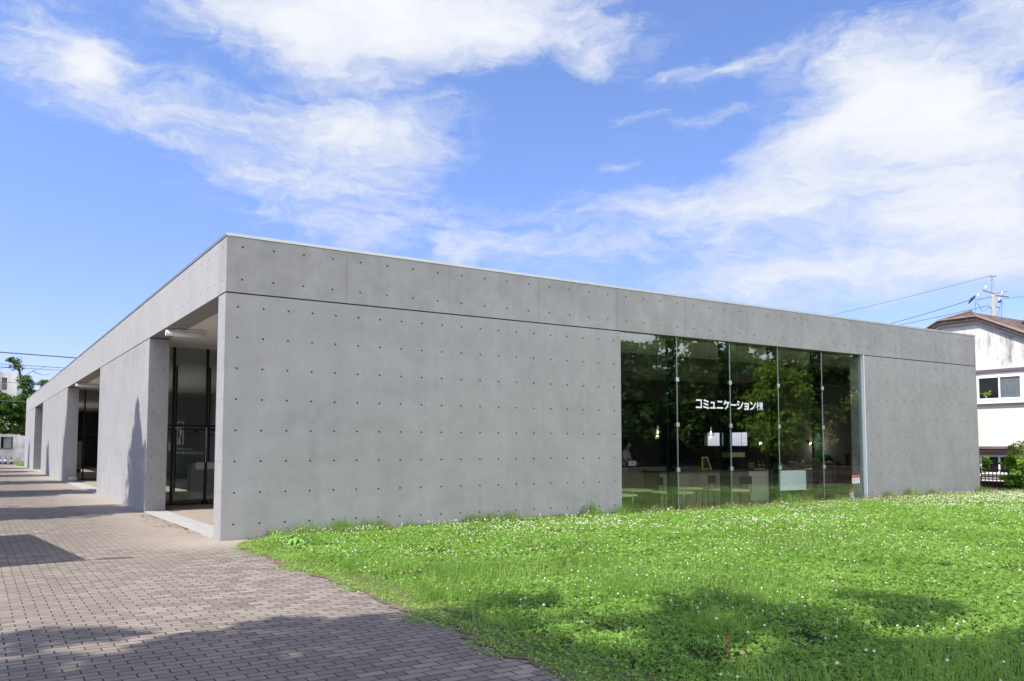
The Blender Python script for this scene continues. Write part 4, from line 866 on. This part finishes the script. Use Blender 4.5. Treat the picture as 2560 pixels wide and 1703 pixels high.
# ------------------------------------------------------------------ far end of the path
conc = simple('weathered_concrete', (.46, .455, .45), .8, 0, .2, .14, 1.2); conc2 = simple('pale_render', (.60, .59, .58), .8, 0, .2, .12, .9)
Ab = thing('apartment_building', 'pale concrete block of flats with a railed window far behind the tree', 'building', (.78, 95, 0), R_(-10))
MB().box(-14, 0, 0, 9, 0, 9.80).obj('wall', conc2, Ab); MB().box(-2.2, -1.62, -.5, -.003, 0, 9.98).obj('pier', conc2, Ab)
W_ = MB().box(-1.53, -.90, -.05, -.004, 7.75, 9.28).obj('window', wfr, Ab); MB().box(-1.48, -.95, -.06, -.052, 7.80, 9.23).obj('pane', simple('far_glass', (.03, .04, .055), .15, 0, .6), W_)
rb = MB(); rb.box(-1.55, -.88, -.16, -.13, 8.50, 8.54)
for k in range(9): rb.box(-1.54+k*.08, -1.525+k*.08, -.155, -.135, 7.82, 8.5)
rb.obj('railing', stl, W_)
W2 = MB().box(-1.53, -.90, -.05, -.004, 6.0, 7.45).obj('window', simple('far_frame', (.04, .05, .06), .3), Ab)
Lb = thing('low_building', 'low weathered concrete outbuilding with a dark counter window at the far end of the path', 'building', (-.12, 75, 0), R_(-8))
MB().box(-9, -1.06, 0, 4, 0, 3.12).obj('wall', conc, Lb)
wl = MB(); wl.box(-1.055, 0, 0, .3, 0, 1.28); wl.box(-1.055, 0, 0, .3, 2.36, 2.95); wl.box(-1.055, -.98, 0, .3, 1.28, 2.36); wl.obj('window_wall', conc, Lb)
MB().box(-1.05, -.01, .9, 1.0, .5, 2.9).obj('window_recess', simple('recess_dark', (.05, .055, .06), .6), Lb)
MB().box(-1.1, .02, -.12, .28, 1.285, 1.34).obj('window_counter', simple('counter_dark', (.12, .12, .12), .5), Lb)
cu = MB()
for k in range(9): cu.tube([(-.75+.07*k, .5, 1.34), (-.75+.07*k, .5, 2.36)], .025, 6)
cu.obj('curtain', simple('curtain_white', (.55, .55, .55), .8), Lb)
o = MB().box(0, 3.2, 0, .25, 0, 2.62).obj('side_wall', simple('patched_render', (.52, .52, .52), .8, 0, .2, .3, 1.1), Lb)
cm = simple('cone_blue', (.05, .16, .34), .5)
def tcone(loc, label, m):
    t = thing('traffic_cone', label, 'traffic cone', loc, 0, 'traffic cones at the far end of the path')
    MB().box(-.17, .17, -.17, .17, 0, .035).obj('base', black, t, bevel=.01); MB().lathe((0, 0, 0), [(.13, .035), (.095, .22), (.05, .50), (.03, .62), (.02, .63)], 14).obj('cone', m, t, True)
    MB().lathe((0, 0, 0), [(.098, .225), (.075, .37), (.07, .37)], 14).obj('white_band', M['white'], t, True)
    return t
tcone((-1.25, 67.6, .01), 'blue and white traffic cone at the left edge of the road', cm); tcone((-.89, 67.5, .01), 'blue and white traffic cone in the middle of the three', cm); tcone((-.5, 66.6, .01), 'grey dark traffic cone nearest the building', simple('cone_grey', (.12, .15, .15), .6))
rng = np.random.default_rng(77); n = 6000
P = np.stack([rng.uniform(-6, 6, n), rng.uniform(69.5, 74.6, n), rng.uniform(.02, .12, n)], 1); V, F = leaf_quads(P, rng.normal(size=(n, 3))*.6+[0, -.6, .6], np.full(n, .10), rng)
o = npmesh('far_grass', V, F, M['drygrass'], None, rng.random(n)); tag(o, 'yellowish grass strip before the low concrete outbuilding', 'grass', kind='stuff')
P = np.stack([rng.uniform(-.35, .3, 500), rng.uniform(60.5, 63, 500), rng.uniform(.0, .10, 500)], 1); V, F = leaf_quads(P, rng.normal(size=(500, 3))*.6+[0, -.5, .6], np.full(500, .07), rng)
o = npmesh('corner_grass', V, F, M['clover'], None, rng.random(500)); tag(o, 'green grass patch at the far corner of the building', 'grass', kind='stuff')

# ------------------------------------------------------------------ clover lawn
rng = np.random.default_rng(42)
CAMN = np.array(CAM); FW = np.array(fw); RT = np.array(rt); UP = np.array(up)
def vnoise(x, y, f, seed):
    """smooth value noise in [0,1]"""
    tab = np.random.default_rng(seed).random((128, 128)); u = x*f+200; v = y*f+200
    i = np.floor(u).astype(int); j_ = np.floor(v).astype(int); a = u-i; b = v-j_; a = a*a*(3-2*a); b = b*b*(3-2*b)
    g = lambda p, q: tab[p % 128, q % 128]
    return (g(i, j_)*(1-a)+g(i+1, j_)*a)*(1-b)+(g(i, j_+1)*(1-a)+g(i+1, j_+1)*a)*b
def fbm(x, y, f, seed): return (vnoise(x, y, f, seed)*.55+vnoise(x, y, f*2.1, seed+1)*.28+vnoise(x, y, f*4.3, seed+2)*.17)
def edge(y): return .04+.16*(vnoise(y*0, y, .8, 5)-.5)+.10*(vnoise(y*0, y, 3.1, 6)-.5)+.06*(vnoise(y*0, y, 8.5, 7)-.5)+.55*np.clip((y+1.1)/1.1, 0, 1)**1.6
def lawn_points(density, d0, d1, seed, mask=None, over=0.0):
    """random points on the lawn between distances d0..d1 from the viewpoint, within a wide sector"""
    r = np.random.default_rng(seed); A_ = 27*14; n = int(density*A_)
    x = r.uniform(-.4, 26.6, n); y = r.uniform(-14, 1.6, n)
    ok = (x > edge(y)-over) & ((y < -.015) | (x > 22.9)) & (x < 25.5)
    d = np.hypot(x-CAMN[0], y-CAMN[1]); ok &= (d >= d0) & (d < d1)
    a = np.degrees(np.arctan2(y-CAMN[1], x-CAMN[0])); ok &= (a > 18) & (a < 92)
    x, y = x[ok], y[ok]
    return x, y, r
g = MB(); yy = np.linspace(-13.9, -.03, 900); xl = edge(yy)-.01-.12*vnoise(yy*0, yy, 2.6, 44)*vnoise(yy*0, yy, 7.1, 45)-.07*vnoise(yy*0, yy, 11., 46)*vnoise(yy*0, yy, 5., 47)-.03*vnoise(yy*0, yy, 31., 48)
for a in range(899): g.face([(xl[a], yy[a], .0115), (xl[a]+.55, yy[a], .0115), (xl[a+1]+.55, yy[a+1], .0115), (xl[a+1], yy[a+1], .0115)])
struct(g.obj('soil_verge', soil('verge_soil', ((.15, .105, .075), (.22, .17, .125), (.10, .085, .045)), 6)))
VV, FF, MI, RN = [], [], [], []; base = 0
def add(V, F, mi, rn):
    global base
    VV.append(V); FF.append(F+base); MI.append(np.full(len(F), mi)); RN.append(rn); base += len(V)
def height(x, y): return .035+.075*fbm(x, y, .9, 60)+.03*vnoise(x, y, 5, 61)
def grassy(x, y): return np.clip((fbm(x, y, .55, 70)-.50)*7, 0, 1)
def bare(x, y): return np.clip((fbm(x, y, .95, 80)-.70)*16, 0, 1)
# clover: three leaflets per leaf
for (den, d0, d1, sz, seed) in ((2900, 0, 7.5, .0098, 1), (2100, 7.5, 11, .0110, 2), (1300, 11, 16, .0138, 3), (850, 16, 23, .019, 4), (450, 23, 40, .026, 5)):
    x, y, r = lawn_points(den, d0, d1, seed)
    keep = (r.random(len(x)) > bare(x, y)*.8) & (r.random(len(x)) > grassy(x, y)*.6); x, y = x[keep], y[keep]; n = len(x)
    edge_f = np.clip((x-edge(y))/.5, .12, 1); z = height(x, y)*edge_f*(.25+.95*r.random(n)); z = np.maximum(z, .012)
    tilt = r.normal(size=(n, 3))*[.50, .50, 0]+[0, 0, 1]; tilt /= np.linalg.norm(tilt, axis=1, keepdims=True)
    s = sz*np.clip(r.normal(1, .25, n), .5, 1.6); th = r.random(n)*2*np.pi
    a = np.stack([np.cos(th), np.sin(th), 0*th], 1); X = a-(a*tilt).sum(1, keepdims=True)*tilt; X /= np.linalg.norm(X, axis=1, keepdims=True); Y = np.cross(tilt, X)
    C0 = np.stack([x, y, z], 1); tone = np.clip(.15+.55*fbm(x, y, 1.2, 90)+.22*r.normal(size=n), 0, 1)
    for k in range(3):
        c, q = math.cos(2.094*k), math.sin(2.094*k); dx = X*c+Y*q; dy = -X*q+Y*c
        lift = tilt*(s*.28)[:, None]
        V = np.stack([C0, C0+dx*(s*.95)[:, None]+dy*(s*.72)[:, None]+lift, C0+dx*(s*1.55)[:, None]-lift*.2, C0+dx*(s*.95)[:, None]-dy*(s*.72)[:, None]+lift], 1).reshape(-1, 3)
        add(V, np.arange(4*n).reshape(n, 4), 0, tone)
# grass blades: two quads each, bending over
def blades(x, y, r, h, wd, mi, tone, lean=.5):
    n = len(x); th = r.random(n)*2*np.pi; d = np.stack([np.cos(th), np.sin(th), 0*th], 1); pth = r.random(n)*2*np.pi; p = np.stack([np.cos(pth), np.sin(pth), 0*pth], 1)
    b = np.stack([x, y, 0*x], 1); ln = (lean*h*r.random(n))[:, None]; hh = h[:, None]*np.array([[0, 0, 1]]); w_ = wd[:, None]
    m = b+hh*.55+d*ln*.35; t = b+hh*(1-.15*ln/np.maximum(h[:, None], 1e-3))+d*ln
    V = np.stack([b-p*w_, b+p*w_, m+p*w_*.8, m-p*w_*.8, t+p*w_*.12, t-p*w_*.12], 1).reshape(-1, 3); i = np.arange(n)[:, None]*6
    add(V, np.concatenate([i+np.array([[0, 1, 2, 3]]), i+np.array([[3, 2, 4, 5]])]), mi, np.concatenate([tone, tone]))
for (den, d0, d1, wd, seed) in ((1500, 0, 7.5, .0022, 11), (900, 7.5, 11, .003, 12), (420, 11, 16, .0042, 13), (240, 16, 40, .006, 14)):
    x, y, r = lawn_points(den, d0, d1, seed, over=.03)
    gm = grassy(x, y); keep = r.random(len(x)) < .05+.75*gm; keep &= r.random(len(x)) > bare(x, y)*.8; x, y, gm = x[keep], y[keep], gm[keep]; n = len(x)
    h = (.06+.13*gm*r.random(n)+.05*r.random(n))*np.clip((x-edge(y))/.4, .3, 1); blades(x, y, r, h, wd*np.clip(r.normal(1, .3, n), .4, 2), 1, np.clip(.3+.35*fbm(x, y, 1.5, 91)+.2*r.normal(size=n), 0, 1), .8)
# tall tufts along the foot of the walls, with dry seed stalks
r = np.random.default_rng(21); n = 15000
x = r.uniform(.75, 23.0, n); t_ = fbm(x, 0*x, 1.9, 95); y = -.02-.32*r.random(n)**1.5
h = .05+.34*np.clip(t_-.40, 0, 1)*r.random(n)*2.9+.05*r.random(n); blades(x, y, r, h, np.full(n, .004), 1, np.clip(.3+.3*r.normal(size=n)+.2, 0, 1), .6)
n = 1500; x = r.uniform(.4, 23, n); y = -.02-.5*r.random(n); blades(x, y, r, .10+.26*r.random(n)**2, np.full(n, .0028), 3, r.random(n), .7)
n = 2200; x = r.uniform(8.2, 24.5, n); y = -.05-.8*r.random(n)**1.3; blades(x, y, r, .12+.16*r.random(n)**1.5, np.full(n, .0028), 3, r.random(n), .6)
x = r.uniform(22.8, 25.4, 1500); y = r.uniform(-.9, 1.4, 1500); blades(x, y, r, .08+.10*r.random(1500), np.full(1500, .006), 1, r.random(1500), .6)
# tufts standing out of the lawn
for (cx, cy, rad, hh, m_) in ((1.25, -5.3, .35, .22, 500), (.62, -4.2, .3, .2, 360), (2.1, -7.2, .5, .24, 700), (2.9, -8.3, .5, .2, 600), (.85, -1.6, .25, .26, 300), (3.2, -5.6, .4, .2, 420), (.45, -6.4, .2, .18, 260), (1.7, -8.9, .35, .22, 500), (1.3, -.35, .3, .3, 330), (1.9, -.3, .25, .34, 300), (8.1, -.3, .22, .33, 240), (11.3, -.35, .3, .26, 240), (5.2, -.3, .4, .22, 260)):
    q = r.normal(size=(m_, 2))*rad*.45; x = cx+q[:, 0]; y = np.minimum(cy+q[:, 1], -.02); ok = x > edge(y); x, y = x[ok], y[ok]; n = len(x)
    blades(x, y, r, hh*(.45+.65*r.random(n)), np.full(n, .0027), 1, np.clip(.25+.2*r.normal(size=n), 0, 1), .9)
# creeping weeds that spill over the edge of the paving
n = 15000; y = r.uniform(-12, -.3, n); off = vnoise(0*y, y, 1.7, 31)*vnoise(0*y, y, 5.3, 32); x = edge(y)-.55*off*r.random(n)+.22*r.random(n); keep = r.random(n) < .1+1.8*off; x, y = x[keep], y[keep]; n = len(x)
P = np.stack([x, y, .006+.03*r.random(n)], 1); V, F = leaf_quads(P, r.normal(size=(n, 3))*.45+[0, 0, 1], .012*np.clip(r.normal(1, .3, n), .4, 1.8), r, .5); add(V, F, 1, np.clip(.65+.3*r.normal(size=n), 0, 1))
# white flower heads on stalks
def flowers(den, d0, d1, rad, seed, nseg):
    x, y, r = lawn_points(den, d0, d1, seed); f = fbm(x, y, .5, 99); band = np.exp(-((y+2.0)/2.0)**2)
    keep = (r.random(len(x)) < np.clip((f-.36)*2.6, .05, 1)*(.35+.9*band)) & (bare(x, y) < .5) & (x > edge(y)+.12); x, y = x[keep], y[keep]; n = len(x)
    z = height(x, y)+.035+.05*r.random(n); s = rad*np.clip(r.normal(1, .2, n), .6, 1.5)
    for zz0, r0, zz1, r1 in ((-.7, .45, -.1, 1.0), (-.1, 1.0, .55, .8), (.55, .8, .9, .25)):
        for k in range(nseg):
            a0, a1 = 2*math.pi*k/nseg, 2*math.pi*(k+1)/nseg
            V = np.stack([np.stack([x+s*rr*math.cos(a), y+s*rr*math.sin(a), z+s*zz], 1) for rr, a, zz in ((r0, a0, zz0), (r0, a1, zz0), (r1, a1, zz1), (r1, a0, zz1))], 1).reshape(-1, 3)
            add(V, np.arange(4*n).reshape(n, 4), 2, np.zeros(n))
    wd = np.full(n, s.mean()*.12); V = np.stack([np.stack([x-wd, y, 0*x], 1), np.stack([x+wd, y, 0*x], 1), np.stack([x+wd, y, z], 1), np.stack([x-wd, y, z], 1)], 1).reshape(-1, 3); add(V, np.arange(4*n).reshape(n, 4), 0, np.full(n, .5))
flowers(56, 0, 8, .0094, 201, 7); flowers(58, 8, 14, .0092, 202, 6); flowers(88, 14, 30, .0115, 203, 5)
o = npmesh('clover_lawn', np.concatenate(VV), np.concatenate(FF), [M['clover'], M['blade'], M['flower'], M['drygrass']], np.concatenate(MI), np.concatenate(RN))
tag(o, 'lawn of clover and grass full of small white clover flowers', 'lawn', kind='stuff')
# dry leaves and needles washed against the first entrance step
r = np.random.default_rng(9); n = 900; y = np.concatenate([r.uniform(2.2, 6.3, 700), r.uniform(1.0, 3.2, 200)]); x = -.03-.35*r.random(n)**2*vnoise(0*y, y, 2.2, 3)*1.6
P = np.stack([x, y, .008+.008*r.random(n)], 1); V, F = leaf_quads(P, r.normal(size=(n, 3))*.3+[0, 0, 1], .013*np.clip(r.normal(1, .4, n), .3, 2), r, .3)
o = npmesh('leaf_litter', V, F, leafmat('dry_leaf', (.10, .045, .02), (.20, .09, .04), (.26, .14, .06), .1), None, r.random(n)); tag(o, 'brown leaf litter along the foot of the nearest entrance step', 'leaf litter', kind='stuff')
# two rusty flower spikes and a broad-leaved weed
sp = leafmat('rusty_spike', (.13, .065, .035), (.20, .105, .06), (.26, .17, .11), .1)
def spike(loc, h, label, seed):
    t = thing('dry_flower_spike', label, 'weed', loc, 0, 'rusty flower spikes in the lawn'); r = np.random.default_rng(seed)
    MB().tube([(0, 0, 0), (.005, 0, h*.6), (.0, .004, h)], [.004, .0035, .002], 6).obj('stalk', simple('spike_stalk', (.14, .07, .04), .8), t)
    n = 70; z = h*(.35+.65*r.random(n)); th = r.random(n)*6.28; P = np.stack([.008*np.cos(th), .008*np.sin(th), z], 1); V, F = leaf_quads(P, np.stack([np.cos(th), np.sin(th), .3+0*th], 1), np.full(n, .008), r, .6); npmesh('florets', V, F, sp, None, r.random(n), t)
spike((1.05, -9.58, 0), .20, 'taller rusty brown flower spike near the front edge of the lawn', 1); spike((1.13, -9.66, 0), .13, 'shorter rusty brown flower spike near the front edge of the lawn', 2)
t = thing('broad_leaved_weed', 'broad leaved weed at the lawn corner by the building', 'weed', (.72, -1.55, 0)); r = np.random.default_rng(6); wb = MB()
for k in range(16):
    th = k*2.4; ln = .09+.06*r.random(); up_ = .08+.12*r.random(); d = Vector((math.cos(th), math.sin(th), 0)); s_ = Vector((-d.y, d.x, 0)); pts = [d*.01, d*ln*.45+Vector((0, 0, up_)), d*ln+Vector((0, 0, up_*.85)), d*ln*1.5+Vector((0, 0, up_*.4))]; wdt = [.006, .032, .036, .004]
    for i in range(3): wb.face([pts[i]-s_*wdt[i], pts[i]+s_*wdt[i], pts[i+1]+s_*wdt[i+1], pts[i+1]-s_*wdt[i+1]])
wb.obj('leaves', simple('weed_leaf', (.16, .32, .06), .5, 0, .3, .2, 20), t)
